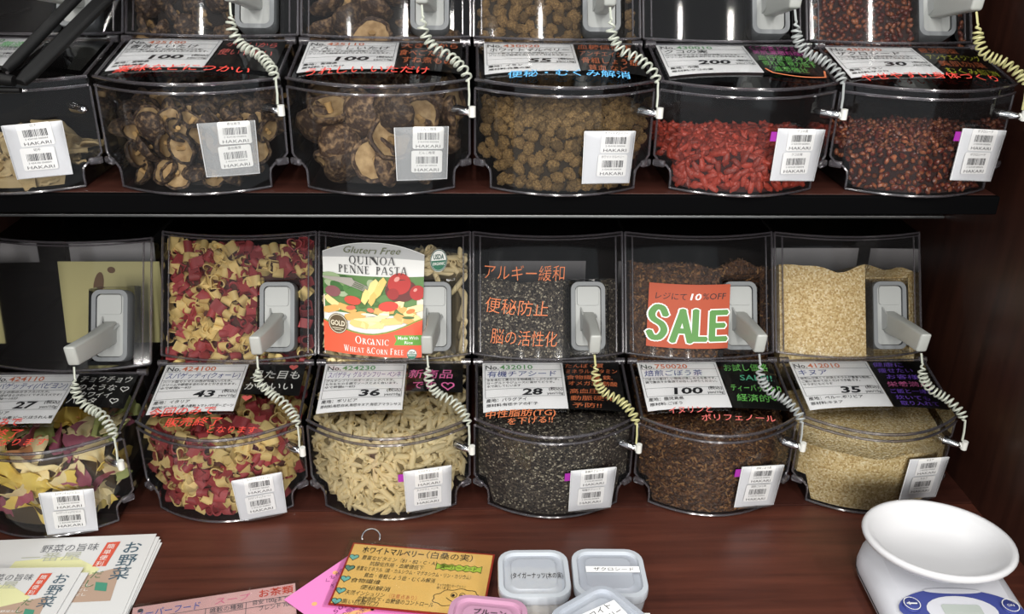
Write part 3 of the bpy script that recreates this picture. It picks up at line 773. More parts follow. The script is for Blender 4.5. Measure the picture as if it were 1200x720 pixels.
M_gill = mat('shiitake_gill', (182, 154, 112), .75, var=.3, noise_col=(142, 114, 76), noise_scale=90); M_stem = mat('shiitake_stem', (176, 142, 92), .75, var=.25)
M_sli = mat('dried_slice', (206, 186, 144), .7, var=.15, noise_col=(184, 160, 116), noise_scale=50)
M_quin = grain_mat('quinoa_grain', [(0, (212, 188, 134)), (.3, (228, 208, 160)), (.62, (190, 162, 106)), (.85, (244, 230, 192))], .0021)
M_chia = grain_mat('chia_grain', [(0, (42, 38, 36)), (.42, (70, 64, 58)), (.7, (100, 92, 80)), (.9, (178, 170, 150))], .0019)
M_tea = grain_mat('tea_shreds', [(0, (58, 36, 22)), (.4, (84, 54, 32)), (.75, (110, 74, 44)), (.93, (150, 108, 66))], .0034)
M_chip = [mat('tea_chip_dark', (66, 45, 28), .8), mat('tea_chip', (98, 70, 44), .8), mat('tea_chip_light', (146, 110, 70), .8)]
G_under = mat('heap_shiitake', (24, 18, 14), .9); G_hr = mat('heap_heart', (86, 50, 42), .9); G_pen = mat('heap_penne', (120, 106, 74), .9); G_mul = mat('heap_mulberry', (46, 36, 22), .9); G_goji = mat('heap_goji', (60, 16, 12), .9); G_ker = mat('heap_kernel', (40, 14, 11), .9); G_bow = mat('heap_bow', (70, 56, 36), .9); G_sli = mat('heap_slices', (170, 150, 112), .9)  # mound colours, mostly darkened to paint shade into gaps between pieces

WHERE = {(0, 1): 'bin of bow-tie pasta', (0, 2): 'bin of heart-shaped pasta', (0, 3): 'bin of penne', (0, 4): 'bin of chia seeds', (0, 5): 'bin of roasted burdock tea', (0, 6): 'bin of quinoa',
         (1, 1): 'upper left bin under the tongs', (1, 2): 'upper bin of small dark shiitake', (1, 3): 'upper bin of large shiitake', (1, 4): 'upper bin of white mulberries', (1, 5): 'upper bin of goji berries', (1, 6): 'upper bin of dark red seeds'}
BINLAB = {(0, 1): 'clear plastic bin of multicoloured bow-tie pasta, leftmost of the lower row', (0, 2): 'clear plastic bin full of red and cream heart-shaped pasta', (0, 3): 'clear plastic bin of penne behind a gluten free pasta label', (0, 4): 'clear plastic bin of dark speckled chia seeds with orange writing on its window', (0, 5): 'clear plastic bin of brown burdock tea with an orange sale sign', (0, 6): 'clear plastic bin of pale yellow quinoa, rightmost of the lower row',
          (1, 1): 'clear plastic bin of pale dried slices at upper left, its knob without a cord', (1, 2): 'clear plastic bin of small dark dried shiitake on the shelf', (1, 3): 'clear plastic bin of large dried shiitake with pale gills on the shelf', (1, 4): 'clear plastic bin of tan dried white mulberries on the shelf', (1, 5): 'clear plastic bin of bright red goji berries with an empty upper window', (1, 6): 'clear plastic bin of dark red dried seeds, rightmost on the shelf'}
LIDS = {}
for row in (0, 1):
    for k in range(1, 7):
        b, LIDS[row, k] = make_bin(k, row, BINLAB[row, k], True, loc_of(k, row))
        make_scoop(loc_of(k, row), 'grey plastic scoop with square handle in the '+WHERE[row, k], row)
        if (row, k) != (1, 1):
            m, cn = (M_cordy, 'cream') if (row, k) in ((0, 4), (1, 6)) else ((M_cordg, 'grey') if (row, k) in ((0, 5), (1, 5)) else (M_cordw, 'white'))
            cord(loc_of(k, row), 'coiled %s cord from scoop to knob on the %s' % (cn, WHERE[row, k]), m, 16 if (row, k) not in ((1, 3), (1, 4)) else 13, .0050, k+row*7, 'coiled cords of the %s row' % ('upper' if row else 'lower'))
POUCH = {(0, 1): (.038, .037, .04), (0, 2): (.046, .035, -.05), (0, 3): (.045, .044, .0), (0, 4): (.041, .042, .05), (0, 5): (.044, .043, .10), (0, 6): (.047, .051, .10),
         (1, 1): (.047, .048, -.05), (1, 2): (.044, .051, -.02), (1, 3): (.044, .047, .02), (1, 4): (.042, .044, .04), (1, 5): (.047, .047, .07), (1, 6): (.046, .048, .09)}
PROD = {(0, 1): 'スパゲッティ(パピヨン)', (0, 2): 'スパゲッティ(クォーレ)', (0, 3): 'スパゲティ ペンネ', (0, 4): '有機チアシード', (0, 5): '焙煎ごぼう茶', (0, 6): 'キヌア', (1, 1): '切干', (1, 2): '香信椎茸', (1, 3): 'どんこ椎茸', (1, 4): 'ホワイトマルベリー', (1, 5): 'クコの実', (1, 6): 'ザクロシード'}
for i, ((row, k), (u, z, t)) in enumerate(POUCH.items()):
    make_pouch(loc_of(k, row), u, z, WHERE[row, k], PROD[row, k], t, (row, k) in ((1, 2), (1, 3)), row, i, (row, k) in ((0, 3), (0, 4), (0, 5), (1, 5), (1, 6)), .006 if (row, k) in ((1, 2), (1, 3), (1, 4)) else 0)

TINY = ['ハート型でトマトの色が可愛いパスタ。', 'クリームや野菜を合わせると引き立ちます。', 'ゆで時間6～8分']
CARDS = {
 (0, 1): ('424110', I_or, 'スパゲッティ(パピヨン)', I_bl, ['ちょうちょの形のカラフルパスタ。', 'サラダに混ぜるとかわいくてオススメです！', 'ゆで時間8～10分'], '27', 'イタリア', 'デュラム小麦,ビーツ,ほうれん草'),
 (0, 2): ('424100', I_or, 'スパゲッティ(クォーレ)', I_bl, TINY, '43', 'イタリア', 'デュラム小麦,小麦粉,トマトパウダー,ビーツ'),
 (0, 3): ('424230', I_gr, 'スパゲティ グルテンフリー ペンネ', I_violet2, ['グルテンフリーのオーガニックパスタ。', 'もちもちの食感でソースとよく合います。', 'ゆで時間6～8分'], '36', 'ボリビア', '有機白米,有機キヌア,有機アマランサス'),
 (0, 4): ('432010', I_gr, '有機チアシード', I_bl, ['水を含むと膨らむ食物繊維たっぷりの種子。', 'ヨーグルトやジュースに混ぜてどうぞ。', '水で戻して使います'], '28', 'パラグアイ', '有機チアの種子'),
 (0, 5): ('750020', I_or, '焙煎ごぼう茶', I_bl, ['ごぼうの香ばしい風味が楽しめるお茶です。', '鍋で煮出すか急須でお召し上がりください。'], '100', '鹿児島県', 'ごぼう'),
 (0, 6): ('412010', I_or, 'キヌア', I_bl, ['栄養価が高くて必須ミネラルが豊富な穀物。', 'ご飯に混ぜて炊くだけで手軽です。', 'サラダにもどうぞ'], '35', 'ペルー.ボリビア', 'キヌア'),
 (1, 1): ('431000', I_gr, '切干', I_bl, TINY[:2], '50', '宮崎県', '大根'),
 (1, 2): ('425100', I_or, '香信しいたけ', M_ink, TINY[:2], '100', '宮崎県', '椎茸'),
 (1, 3): ('425110', I_or, 'どんこしいたけ', M_ink, TINY[:2], '100', '宮崎県', 'しいたけ'),
 (1, 4): ('430020', I_or, 'ホワイトマルベリー', M_ink, TINY[:2], '55', 'イラン', '白桑の実'),
 (1, 5): ('430010', I_gr, 'クコの実', M_ink, TINY[:2], '200', '中国', 'クコの実'),
 (1, 6): ('430030', I_or, 'ザクロシード', M_ink, TINY[:2], '30', 'イラン', 'ザクロ')}
for (row, k), sp in CARDS.items():
    make_price_card(loc_of(k, row), 'white printed price card in the lid of the '+WHERE[row, k], sp, 'price cards of the %s row' % ('upper' if row else 'lower'))
    MB().grid([[lidP(u, v, .0030) for u in (-.088, -.06, -.03, 0, .03, .06, .089)] for v in (.0025, .03, .06, .093)]).build('card_cover', P_cover, LIDS[row, k])
MSG = {
 (0, 1): (.062, [('チョウチョウ', .022, .017, .0135, I_wh, .062), ('のような', .024, .032, .0125, I_wh, .046), ('カワイイ', .030, .045, .0115, I_wh, .038), ('パスタ', .020, .057, .0125, I_wh, .034)], [(.080, .030, .010, I_wh, 0), (.074, .051, .010, I_wh, 0)]),
 (0, 2): (.060, [('見た目も', .024, .030, .0175, I_wh, .060), ('かわいい', .021, .052, .0155, I_wh, .058)], [(.074, .009, .012, I_salmon, 1), (.0275, .068, .013, I_salmon, 1)]),
 (0, 3): (.056, [('新商品', .020, .031, .0185, I_pk, .056), ('です', .027, .052, .0165, I_pk, .028)], [(.070, .046, .016, I_pk, 0)]),
 (0, 4): (.092, [('たんぱく質', .0195, .013, .0092, I_org, .050), ('ミネラル ビタミン', .0195, .0245, .0092, I_org, .066), ('食物繊維,鉄,', .0195, .036, .0092, I_org, .058), ('オメガ3脂肪酸', .0205, .0475, .0094, I_org, .062), ('高血圧', .021, .0635, .0100, I_org, .036), ('動脈硬化', .0205, .0765, .0100, I_org, .056), ('予防!!', .022, .0895, .0096, I_org, .036)], []),
 (0, 5): (.092, [('お試し価格', .024, .021, .0155, I_lg, .058), ('SALE!!', .040, .040, .0150, I_teal, .042), ('ティーバッグより', .024, .060, .0145, I_lg, .064), ('経済的', .026, .079, .0150, I_lg, .042)], [(.074, .072, .010, I_lg, 0)]),
 (0, 6): (.092, [('健康に', .022, .014, .0098, I_vi, .040), ('痩せたい', .024, .0265, .0098, I_vi, .046), ('お客様', .030, .0385, .0098, I_vi, .042), ('栄養満点', .025, .054, .0108, I_pk, .056), ('ご飯と一緒に', .024, .067, .0092, I_vi, .056), ('炊いても', .026, .0785, .0090, I_vi, .044), ('取り入れて', .028, .0895, .0090, I_vi, .050)], []),
 (1, 2): (.090, [('小さいから', .024, .022, .018, I_salmon, .056), ('使いやすい', .021, .050, .022, I_salmon, .058)], []),
 (1, 3): (.090, [('大きいから', .020, .022, .019, I_org, .064), ('食べごたえ〜', .019, .046, .021, I_org, .062), ('すね煮もの:', .024, .070, .021, I_org, .058)], []),
 (1, 4): (.090, [('血糖値低下', .020, .020, .018, I_org, .064), ('アンチエイジング', .021, .042, .018, I_org, .066), ('骨粗しょう症', .021, .066, .020, I_org, .064), ('貧血 など', .026, .088, .019, I_org, .044)], []),
 (1, 5): (.090, [('くこの実 ビタミン', .021, .016, .015, I_ma, .062), ('美肌,薬膳料理に', .021, .031, .015, I_ma, .064), ('血行促進 冷え', .022, .050, .017, I_lg, .062), ('疲れ目 視力低下', .023, .068, .017, I_lg, .062), ('滋養強壮', .030, .086, .017, I_lg, .040)], []),
 (1, 6): (.090, [('疲労回復', .021, .020, .019, I_org, .046), ('アンチエイジング', .022, .042, .019, I_ye, .062), ('美肌効果', .025, .064, .020, I_org, .054), ('むくみ解消', .024, .087, .020, I_ye, .060)], [])}
PENC = {(0, 1): 'white', (0, 2): 'white', (0, 3): 'pink', (0, 4): 'orange', (0, 5): 'green', (0, 6): 'violet', (1, 2): 'pink', (1, 3): 'orange', (1, 4): 'orange', (1, 5): 'magenta', (1, 6): 'orange and yellow'}
for (row, k), (vm, lines, hs) in MSG.items():
    make_message(loc_of(k, row), 'black card of %s handwriting in the %s' % (PENC[row, k], WHERE[row, k]), vm, lines, 'message cards of the %s row' % ('upper' if row else 'lower'), hearts=hs)
# writing done straight on the lids
LIDPEN = {
 (0, 1): [('今回のみで', -.083, .098, .0160, I_red, .066), ('販売終了', -.074, .116, .0165, I_red, .066), ('となります', -.040, .130, .0130, I_red, .066)],
 (0, 2): [('今回のみで', -.082, .098, .0165, I_red, .078), ('販売終了', -.058, .1175, .0170, I_red, .066), ('となります', -.005, .131, .0130, I_red, .056)],
 (0, 4): [('中性脂肪(TG)', -.084, .104, .0140, I_org, .084), ('を下げる!!', -.058, .1185, .0130, I_org, .054)],
 (0, 5): [('イヌリンと', -.062, .101, .0140, I_salmon, .052), ('ポリフェノール', -.026, .1165, .0130, I_salmon, .090)],
 (1, 1): [('無添加', -.02, .035, .02, I_gr, .04)],
 (1, 2): [('薬味などにつかい', -.074, .104, .021, I_red, .140)],
 (1, 3): [('うれしい いただけ', -.075, .108, .024, I_red, .130)],
 (1, 4): [('便秘・むくみ解消', -.062, .112, .022, I_cy, .132)],
 (1, 6): [('やせやすい身体づくり', -.078, .107, .021, I_red, .150)]}
for (row, k), ls in LIDPEN.items():
    pens(LIDS[row, k], ls, .0036)
e = MB(); stroke(e, lambda u, b: lidP(u, -b, .0036), [(.02+.068*i/14, -.094-.010*math.sin(i/14*3.14)+(.016 if i == 14 else (.010 if i == 0 else 0))) for i in range(15)], .0022); e.build('pen_line', I_org, LIDS[1, 5])

# ------------------------------------------------------------------ contents
L = loc_of
hr = [m_heart(M_hr, i) for i in range(3)]; hc = [m_heart(M_hc, i+5) for i in range(3)]
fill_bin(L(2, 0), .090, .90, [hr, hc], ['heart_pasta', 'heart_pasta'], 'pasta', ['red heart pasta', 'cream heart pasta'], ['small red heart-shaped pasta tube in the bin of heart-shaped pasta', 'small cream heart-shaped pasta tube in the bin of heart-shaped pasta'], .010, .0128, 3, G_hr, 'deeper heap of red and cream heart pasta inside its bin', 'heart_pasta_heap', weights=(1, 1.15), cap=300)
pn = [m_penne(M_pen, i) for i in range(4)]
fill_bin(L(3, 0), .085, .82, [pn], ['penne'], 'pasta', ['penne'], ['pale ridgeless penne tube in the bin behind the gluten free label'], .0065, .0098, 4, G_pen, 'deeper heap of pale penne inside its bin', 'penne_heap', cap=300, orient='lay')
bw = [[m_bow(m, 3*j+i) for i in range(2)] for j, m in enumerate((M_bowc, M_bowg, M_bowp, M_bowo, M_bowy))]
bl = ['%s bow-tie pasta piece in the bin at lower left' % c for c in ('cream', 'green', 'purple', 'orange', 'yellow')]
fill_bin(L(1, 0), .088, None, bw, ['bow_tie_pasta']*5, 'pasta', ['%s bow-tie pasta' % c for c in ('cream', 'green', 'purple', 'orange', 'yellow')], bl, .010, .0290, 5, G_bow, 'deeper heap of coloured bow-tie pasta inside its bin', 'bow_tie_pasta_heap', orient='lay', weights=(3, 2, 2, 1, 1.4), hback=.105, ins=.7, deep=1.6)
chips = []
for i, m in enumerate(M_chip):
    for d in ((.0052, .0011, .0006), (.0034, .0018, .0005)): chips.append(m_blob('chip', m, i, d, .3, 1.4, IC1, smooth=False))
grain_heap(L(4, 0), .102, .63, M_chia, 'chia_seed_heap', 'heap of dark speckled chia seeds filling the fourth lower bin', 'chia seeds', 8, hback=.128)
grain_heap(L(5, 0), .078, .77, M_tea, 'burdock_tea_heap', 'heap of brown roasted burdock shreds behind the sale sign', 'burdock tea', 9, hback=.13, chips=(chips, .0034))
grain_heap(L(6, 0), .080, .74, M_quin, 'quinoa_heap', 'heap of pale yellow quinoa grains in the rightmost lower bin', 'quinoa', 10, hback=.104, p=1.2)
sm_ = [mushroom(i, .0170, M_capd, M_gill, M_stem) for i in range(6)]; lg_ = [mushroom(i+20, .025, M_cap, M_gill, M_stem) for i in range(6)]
fill_bin(L(2, 1), .064, .9, [sm_], ['dried_shiitake'], 'dried mushroom', ['small dried shiitake'], ['small dark dried shiitake in the heap of the second upper bin'], .011, .0185, 12, G_under, 'dark mound painting the shade underneath the small whole shiitake', 'shiitake_heap', hback=.08, layer2=False, ins=1.0, deep=2.1)
fill_bin(L(3, 1), .080, .9, [lg_], ['dried_shiitake'], 'dried mushroom', ['large dried shiitake'], ['large dried shiitake with pale gills in the third upper bin'], .014, .0265, 13, G_under, 'dark mound painting the shade underneath the large whole shiitake', 'shiitake_heap', hback=.095, layer2=False, ins=1.0, deep=2.1)
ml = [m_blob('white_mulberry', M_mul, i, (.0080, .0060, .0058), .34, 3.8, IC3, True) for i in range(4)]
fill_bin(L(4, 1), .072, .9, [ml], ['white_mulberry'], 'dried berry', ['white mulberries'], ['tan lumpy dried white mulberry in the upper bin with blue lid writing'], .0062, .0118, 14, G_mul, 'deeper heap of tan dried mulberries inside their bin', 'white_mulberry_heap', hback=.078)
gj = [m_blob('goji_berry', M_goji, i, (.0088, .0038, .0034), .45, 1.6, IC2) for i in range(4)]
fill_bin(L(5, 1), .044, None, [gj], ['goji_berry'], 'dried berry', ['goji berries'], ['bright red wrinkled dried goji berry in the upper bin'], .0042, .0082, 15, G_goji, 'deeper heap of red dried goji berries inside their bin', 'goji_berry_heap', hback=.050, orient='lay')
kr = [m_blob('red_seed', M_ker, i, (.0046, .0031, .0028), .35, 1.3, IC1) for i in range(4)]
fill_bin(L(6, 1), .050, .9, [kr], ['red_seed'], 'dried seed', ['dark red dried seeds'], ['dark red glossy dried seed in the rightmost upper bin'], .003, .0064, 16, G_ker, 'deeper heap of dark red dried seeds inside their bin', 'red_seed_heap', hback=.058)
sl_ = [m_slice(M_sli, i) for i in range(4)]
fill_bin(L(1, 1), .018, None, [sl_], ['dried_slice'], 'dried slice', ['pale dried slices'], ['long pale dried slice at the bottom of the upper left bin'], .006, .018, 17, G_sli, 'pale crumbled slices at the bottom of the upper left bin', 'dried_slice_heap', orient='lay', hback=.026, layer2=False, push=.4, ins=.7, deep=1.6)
# dark dried food behind the window of the upper left bin
def paper_in_bin(loc, y, x0, x1, z0, z1, m, name, label, cat, lean=.02, marks=()):
    t = thing(name, label, cat, loc); mb = MB()
    f = lambda a, b, o=0: Vector((x0+a*(x1-x0), y+lean*b-o, z0+b*(z1-z0)))
    for o in (0, .0006): mb.grid([[f(a/4, b/4, o) for a in range(5)] for b in range(5)])
    mb.build('paper_sheet', m, t)
    for nm, mm, ps in marks: poly(MB(), lambda a, b: f(a, b, .0009), ps).build(nm, mm, t)
    return t
paper_in_bin(L(1, 0), .135, -.055, .080, .12, .232, mat('leaflet_yellow', (202, 196, 140), .7), 'leaflet', 'yellowish leaflet with red mark seen inside the bow-tie pasta bin', 'leaflet', .02,
    [('red_print', I_red, [(.36, .18), (.44, .46), (.50, .44), (.47, .14)]), ('red_print', I_red, [(.52, .20), (.54, .50), (.60, .48), (.58, .16)]), ('brown_print', mat('print_brown', (110, 80, 50), .7), ell(.38, .72, .05, .16, 14, -.2)), ('brown_print', MATS['print_brown'], ell(.52, .9, .04, .04, 12))])
GREY = mat('grey_paper', (168, 168, 172), .7)
for k, z0, z1, xa, xb in ((1, .200, .228, -.075, .045), (4, .145, .190, -.074, .072), (6, .165, .211, -.056, .088)):
    paper_in_bin(L(k, 0), .235, xa, xb, z0, z1, GREY, 'paper_note', 'grey paper note at the back inside the '+WHERE[0, k], 'paper note', .004)

# ------------------------------------------------------------------ writing and signs on the lower windows
FS = lambda off: (lambda u, b: faceP(u, b/FL, off))
# orange pen on the chia window
w4 = [o for o in bpy.data.objects if o.name.startswith('upper_window') and o.parent and o.parent.get('label') == BINLAB[0, 4]][0]
pens(w4, [('アルギー緩和', -.083, -.635*FL, .022, I_org, .104), ('便秘防止', -.082, -.365*FL, .022, I_org, .080), ('脳の活性化', -.076, -.115*FL, .022, I_org, .086)], P=FS(.0012), bold=-.008)
# sale sign
sg = thing('sale_sign', 'orange sale card with green lettering on the burdock tea window', 'sign', L(5, 0))
f = FS(.003); SX0, SX1, SB, ST = -.0710, .0345, .080*FL, .604*FL; SWd, SH = SX1-SX0, ST-SB
def skew(o): return lambda a, b: faceP(SX0+a*SWd+(b-.5)*.005, (SB+b*SH)/FL, .003+o)
mb = MB()
for o in (0, .0006): mb.grid([[skew(o)(i/8, j/4) for i in range(9)] for j in range(5)])
mb.build('sign_card', mat('orange_card', (166, 68, 37), .65), sg)
a = MB(); write(a, skew(.001), 'レジにて', .08, .76, .125, width=.38, shear=.1); write(a, skew(.001), '%OFF', .66, .77, .135, width=.29, shear=.1); a.build('pen_writing', M_ink, sg)
a = MB(); write(a, skew(.001), '10', .50, .76, .14, width=.14, shear=.15, bold=.02); a.build('white_ten', I_wh, sg)
SALE = {'S': [(.21, .52), (.17, .61), (.10, .62), (.05, .53), (.07, .44), (.17, .36), (.20, .26), (.15, .16), (.07, .15), (.03, .22)], 'A': [(.31, .12), (.42, .58), (.52, .12)], 'a': [(.35, .27), (.49, .27)], 'L': [(.58, .58), (.58, .15), (.70, .15)], 'E': [(.95, .56), (.79, .56), (.79, .15), (.95, .15)], 'e': [(.79, .36), (.92, .36)]}
def sm(pts, n=4):
    return [(p.x, p.y) for p in catmull([(x, y, 0) for x, y in pts], n)]
a = MB(); b = MB()
for key, pts in SALE.items():
    q = sm(pts, 4) if key == 'S' else pts
    stroke(a, skew(.0010), q, .118); stroke(b, skew(.0016), q, .082)
    for p in q:
        poly(a, skew(.0010), ell(p[0], p[1], .059, .059, 12)); poly(b, skew(.0016), ell(p[0], p[1], .041, .041, 12))
a.build('white_outline', I_wh, sg, fix=False); b.build('green_letters', mat('sale_green', (80, 132, 62), .6), sg, fix=False)
# gluten free label -------------------------------------------------
def serif(mb, f, text, x, y, h, width, small=.78, caps=None):
    T, t = .15, .055; X = [0]; P = []
    def rect(x0, y0, x1, y1): P.append([(x0, y0), (x1, y0), (x1, y1), (x0, y1)])
    def V(x, y0=0, y1=1, w_=T, top=1, bot=1):
        rect(x-w_/2, y0, x+w_/2, y1)
        if bot: rect(x-w_/2-.09, y0, x+w_/2+.09, y0+.045)
        if top: rect(x-w_/2-.09, y1-.045, x+w_/2+.09, y1)
    def D(x0, y0, x1, y1, w_): P.append([(x0-w_/2, y0), (x0+w_/2, y0), (x1+w_/2, y1), (x1-w_/2, y1)])
    def ARC(cx, cy, rx, ry, a0, a1, tx=T, ty=t, n=20):
        for i in range(n):
            q = [math.radians(a0+(a1-a0)*(i+e)/n) for e in (0, 1)]
            P.append([(cx+rx*math.cos(q[0]), cy+ry*math.sin(q[0])), (cx+rx*math.cos(q[1]), cy+ry*math.sin(q[1])), (cx+(rx-tx)*math.cos(q[1]), cy+(ry-ty)*math.sin(q[1])), (cx+(rx-tx)*math.cos(q[0]), cy+(ry-ty)*math.sin(q[0]))])
    def let(c):
        if c == 'I': V(.2); return .4
        if c == 'N': V(.15, w_=t); V(.8, w_=t); D(.2, .98, .78, .02, T+.03); return .95
        if c in 'PR':
            V(.2); ARC(.25, .74, .36, .26, -90, 90)
            if c == 'R': D(.38, .48, .72, 0, T+.02)
            return .66 if c == 'P' else .78
        if c in 'EF':
            V(.2, bot=c == 'F'); rect(.2, .945, .62, 1); rect(.58, .82, .62, 1); rect(.2, .49, .5, .545); rect(.47, .42, .5, .62)
            if c == 'E': rect(.1, 0, .66, .055); rect(.62, 0, .66, .2)
            return .74
        if c == 'A': D(.1, 0, .42, 1, t+.02); D(.80, 0, .48, 1, T); rect(.22, .3, .66, .34); rect(.0, 0, .22, .04); rect(.66, 0, .94, .04); return .96
        if c == 'S':
            for i in range(18):
                pass
            ARC(.3, .74, .25, .26, 30, 230, .1, t+.03); ARC(.3, .26, .27, .26, -150, 60, .1, t+.03); D(.46, .40, .14, .62, T+.06); return .64
        if c == 'T': V(.38, top=0); rect(.03, .945, .73, 1); rect(.03, .8, .07, 1); rect(.69, .8, .73, 1); return .76
        if c in 'OQ':
            ARC(.47, .5, .44, .52, 0, 360, n=30)
            if c == 'Q': D(.5, .06, .92, -.2, T+.03)
            return .95
        if c == 'U': V(.2, .3, 1, bot=0); V(.78, .3, 1, w_=t, bot=0); ARC(.47, .32, .345, .34, 180, 360, .1, t+.02); return .95
        if c in 'CG':
            ARC(.47, .5, .44, .52, 45, 315, n=26); rect(.74, .68, .78, .95)
            if c == 'G': V(.80, .04, .42, bot=0)
            return .96
        if c == 'W': D(.1, 1, .36, 0, T); D(.36, 0, .56, 1, t); D(.5, 1, .78, 0, T); D(.78, 0, 1.0, 1, t); rect(0, .96, .25, 1); rect(.88, .96, 1.1, 1); return 1.1
        if c == 'H': V(.2); V(.78); rect(.2, .48, .78, .54); return .98
        if c == '&': ARC(.38, .76, .2, .24, 0, 360, .08, t); ARC(.36, .27, .3, .28, 60, 330, .1, t); D(.3, .66, .86, 0, T); return 1.12
        return .4
    for i, c in enumerate(text):
        P.clear(); sc = 1 if (caps is None or i in caps) else small; adv = let(c)
        X.append(X[-1]+adv*sc+.10); P2 = [[(X[-2]+a*sc, b*sc) for a, b in q] for q in P]; QQ.extend(P2)
    tot = X[-1]; k = width/tot
    for q in QQ: poly(mb, f, [(x+a*k, y+b*h) for a, b in q])
    QQ.clear()
QQ = []
lb = thing('pasta_label', 'arched gluten free penne pasta label with food picture on the bin window', 'label', L(3, 0))
LX0, LX1, LB, LTP = -.0910, .0378, .045*FL, .945*FL
LW, LH = LX1-LX0, LTP-LB
# label space: a 0..1 left to right, b 0..1 bottom to top of the arch
def lf(o): return lambda a, b: faceP(LX0+a*LW+(b-.5)*.004*(1 if a > .5 else -1.3), (LB+b*LH-.008*a*(1-b)*.6)/FL, .0030+o)
def arch(a): return .890+.110*(1-(2*a-1)**2)
mb = MB(); n = 14
for o in (0, .0007): mb.grid([[lf(o)(i/n, arch(i/n)*j/8) for i in range(n+1)] for j in range(9)])
mb.build('label_card', mat('label_white', (232, 232, 230), .6), lb)
def band(name, rgb, lo, hi, o, n=14, m_rows=3, label=None):
    mb = MB(); mb.grid([[lf(o)(i/n, lo(i/n)+(hi(i/n)-lo(i/n))*j/m_rows) for i in range(n+1)] for j in range(m_rows+1)]); return mb.build(name, mat('print_'+name, rgb, .6), lb, fix=False)
band('top_band', (176, 177, 178), lambda a: .868-.03*(2*a-1)**2, lambda a: arch(a)-.006, .0010)
for rgb, nm, lo, hi in (((90, 128, 70), 'photo_backdrop', .36, .700),): band(nm, rgb, lambda a: lo, lambda a: hi, .0010)
foods = [('tablecloth_print', (222, 210, 196), [(0, .30), (1, .30), (1, .50), (.75, .56), (.4, .58), (.15, .52), (0, .50)]),
         ('leaf_print', (58, 104, 48), ell(.20, .62, .13, .06, 16, .2)), ('leaf_print', (74, 122, 58), ell(.30, .56, .10, .05, 14, -.3)), ('leaf_print', (150, 172, 130), ell(.08, .67, .10, .04, 14)), ('onion_print', (132, 80, 84), ell(.10, .54, .08, .05, 14)),
         ('dark_print', (96, 34, 30), ell(.78, .58, .16, .10, 18)), ('tomato_print', (178, 40, 36), ell(.76, .64, .115, .095, 20)), ('tomato_print', (172, 36, 34), ell(.94, .56, .075, .065, 20)), ('tomato_print', (150, 30, 30), ell(.70, .55, .06, .05, 16)), ('shine_print', (226, 150, 140), ell(.735, .68, .03, .02, 10, .5)), ('shine_print', (226, 150, 140), ell(.92, .585, .02, .014, 10, .5))]
rr = random.Random(4)
for _ in range(26): foods.insert(1, ('leaf_print', rr.choice(((70, 112, 56), (112, 146, 88), (160, 176, 140), (52, 88, 44), (136, 92, 90))), ell(rr.uniform(.02, .62), rr.uniform(.52, .655), rr.uniform(.03, .08), rr.uniform(.015, .04), 12, rr.uniform(-.6, .6))))
def penne_print(cx, cy, l, w_, a, c): return ('penne_print', c, [(cx+x*math.cos(a)-y*math.sin(a), cy+x*math.sin(a)+y*math.cos(a)) for x, y in ((-l/2, -w_*.2), (-l/2+.05, -w_/2), (l/2-.02, -w_/2), (l/2, w_*.2), (l/2-.05, w_/2), (-l/2+.02, w_/2))])
for (cx, cy, l, a) in ((.1, .44, .2, -.5), (.08, .38, .18, .3), (.24, .40, .2, -.2), (.93, .42, .2, .2), (.84, .40, .2, -.3), (.72, .45, .2, .2), (.9, .35, .2, -.4), (.62, .40, .22, .1), (.32, .34, .24, .25), (.42, .30, .26, .15), (.56, .33, .26, .5), (.70, .31, .24, .1), (.82, .33, .22, -.3), (.50, .27, .26, .05), (.36, .27, .2, -.1)):
    foods.append(penne_print(cx, cy, l, .060, a, rr.choice(((230, 194, 122), (238, 210, 144), (214, 166, 94), (242, 220, 164)))))
for (cx, cy, a_, b_, c) in ((.30, .475, .085, .04, (196, 70, 52)), (.66, .44, .10, .045, (206, 62, 46)), (.28, .41, .05, .02, (206, 90, 70)), (.48, .40, .04, .02, (214, 110, 84)), (.88, .40, .045, .02, (212, 120, 60)), (.40, .435, .045, .018, (66, 104, 44)), (.53, .46, .04, .018, (72, 110, 50)), (.86, .345, .06, .012, (70, 100, 50)), (.46, .36, .08, .012, (240, 226, 196)), (.62, .37, .05, .01, (242, 230, 200))):
    foods.append(('sauce_print', c, ell(cx, cy, a_, b_, 14, rr.uniform(-.3, .3))))
for i in range(4): foods.append(('fork_print', (150, 144, 136), [(.30+.0*i, .66-.018*i), (.46, .605-.016*i), (.46, .598-.016*i), (.29, .652-.018*i)]))
foods += [('fork_print', (166, 160, 152), [(0, .665), (.18, .672), (.30, .675), (.33, .64), (.29, .595), (.2, .62), (0, .65)]),
          penne_print(.50, .58, .20, .075, 1.15, (240, 214, 140)), penne_print(.57, .60, .20, .07, 1.1, (232, 196, 112)), penne_print(.43, .515, .14, .065, 1.3, (236, 206, 128)), penne_print(.50, .50, .13, .06, 1.2, (222, 180, 98))]
for i, (nm, c, ps) in enumerate(foods):
    mb = MB(); poly(mb, lf(.0013+.00006*i), [(min(1, max(0, a)), b) for a, b in ps]); mb.build(nm, mat('print_%d_%d_%d' % c, c, .6), lb, fix=False)
O2 = .0013+.00006*(len(foods)+1)
low = lambda a: .27-.115*math.sin(math.pi*min(1, a*1.02))**1.0+.055*a
band('green_edge', (120, 140, 50), lambda a: .14, lambda a: low(a)+.012, O2)
band('orange_band', (232, 84, 52), lambda a: 0, low, O2+.0001)
a = MB(); serif(a, lf(O2), 'QUINOA', .275, .800, .070, .45); serif(a, lf(O2), 'PENNE PASTA', .165, .716, .068, .68); a.build('title_lettering', mat('print_dark', (44, 44, 46), .6), lb, fix=False)
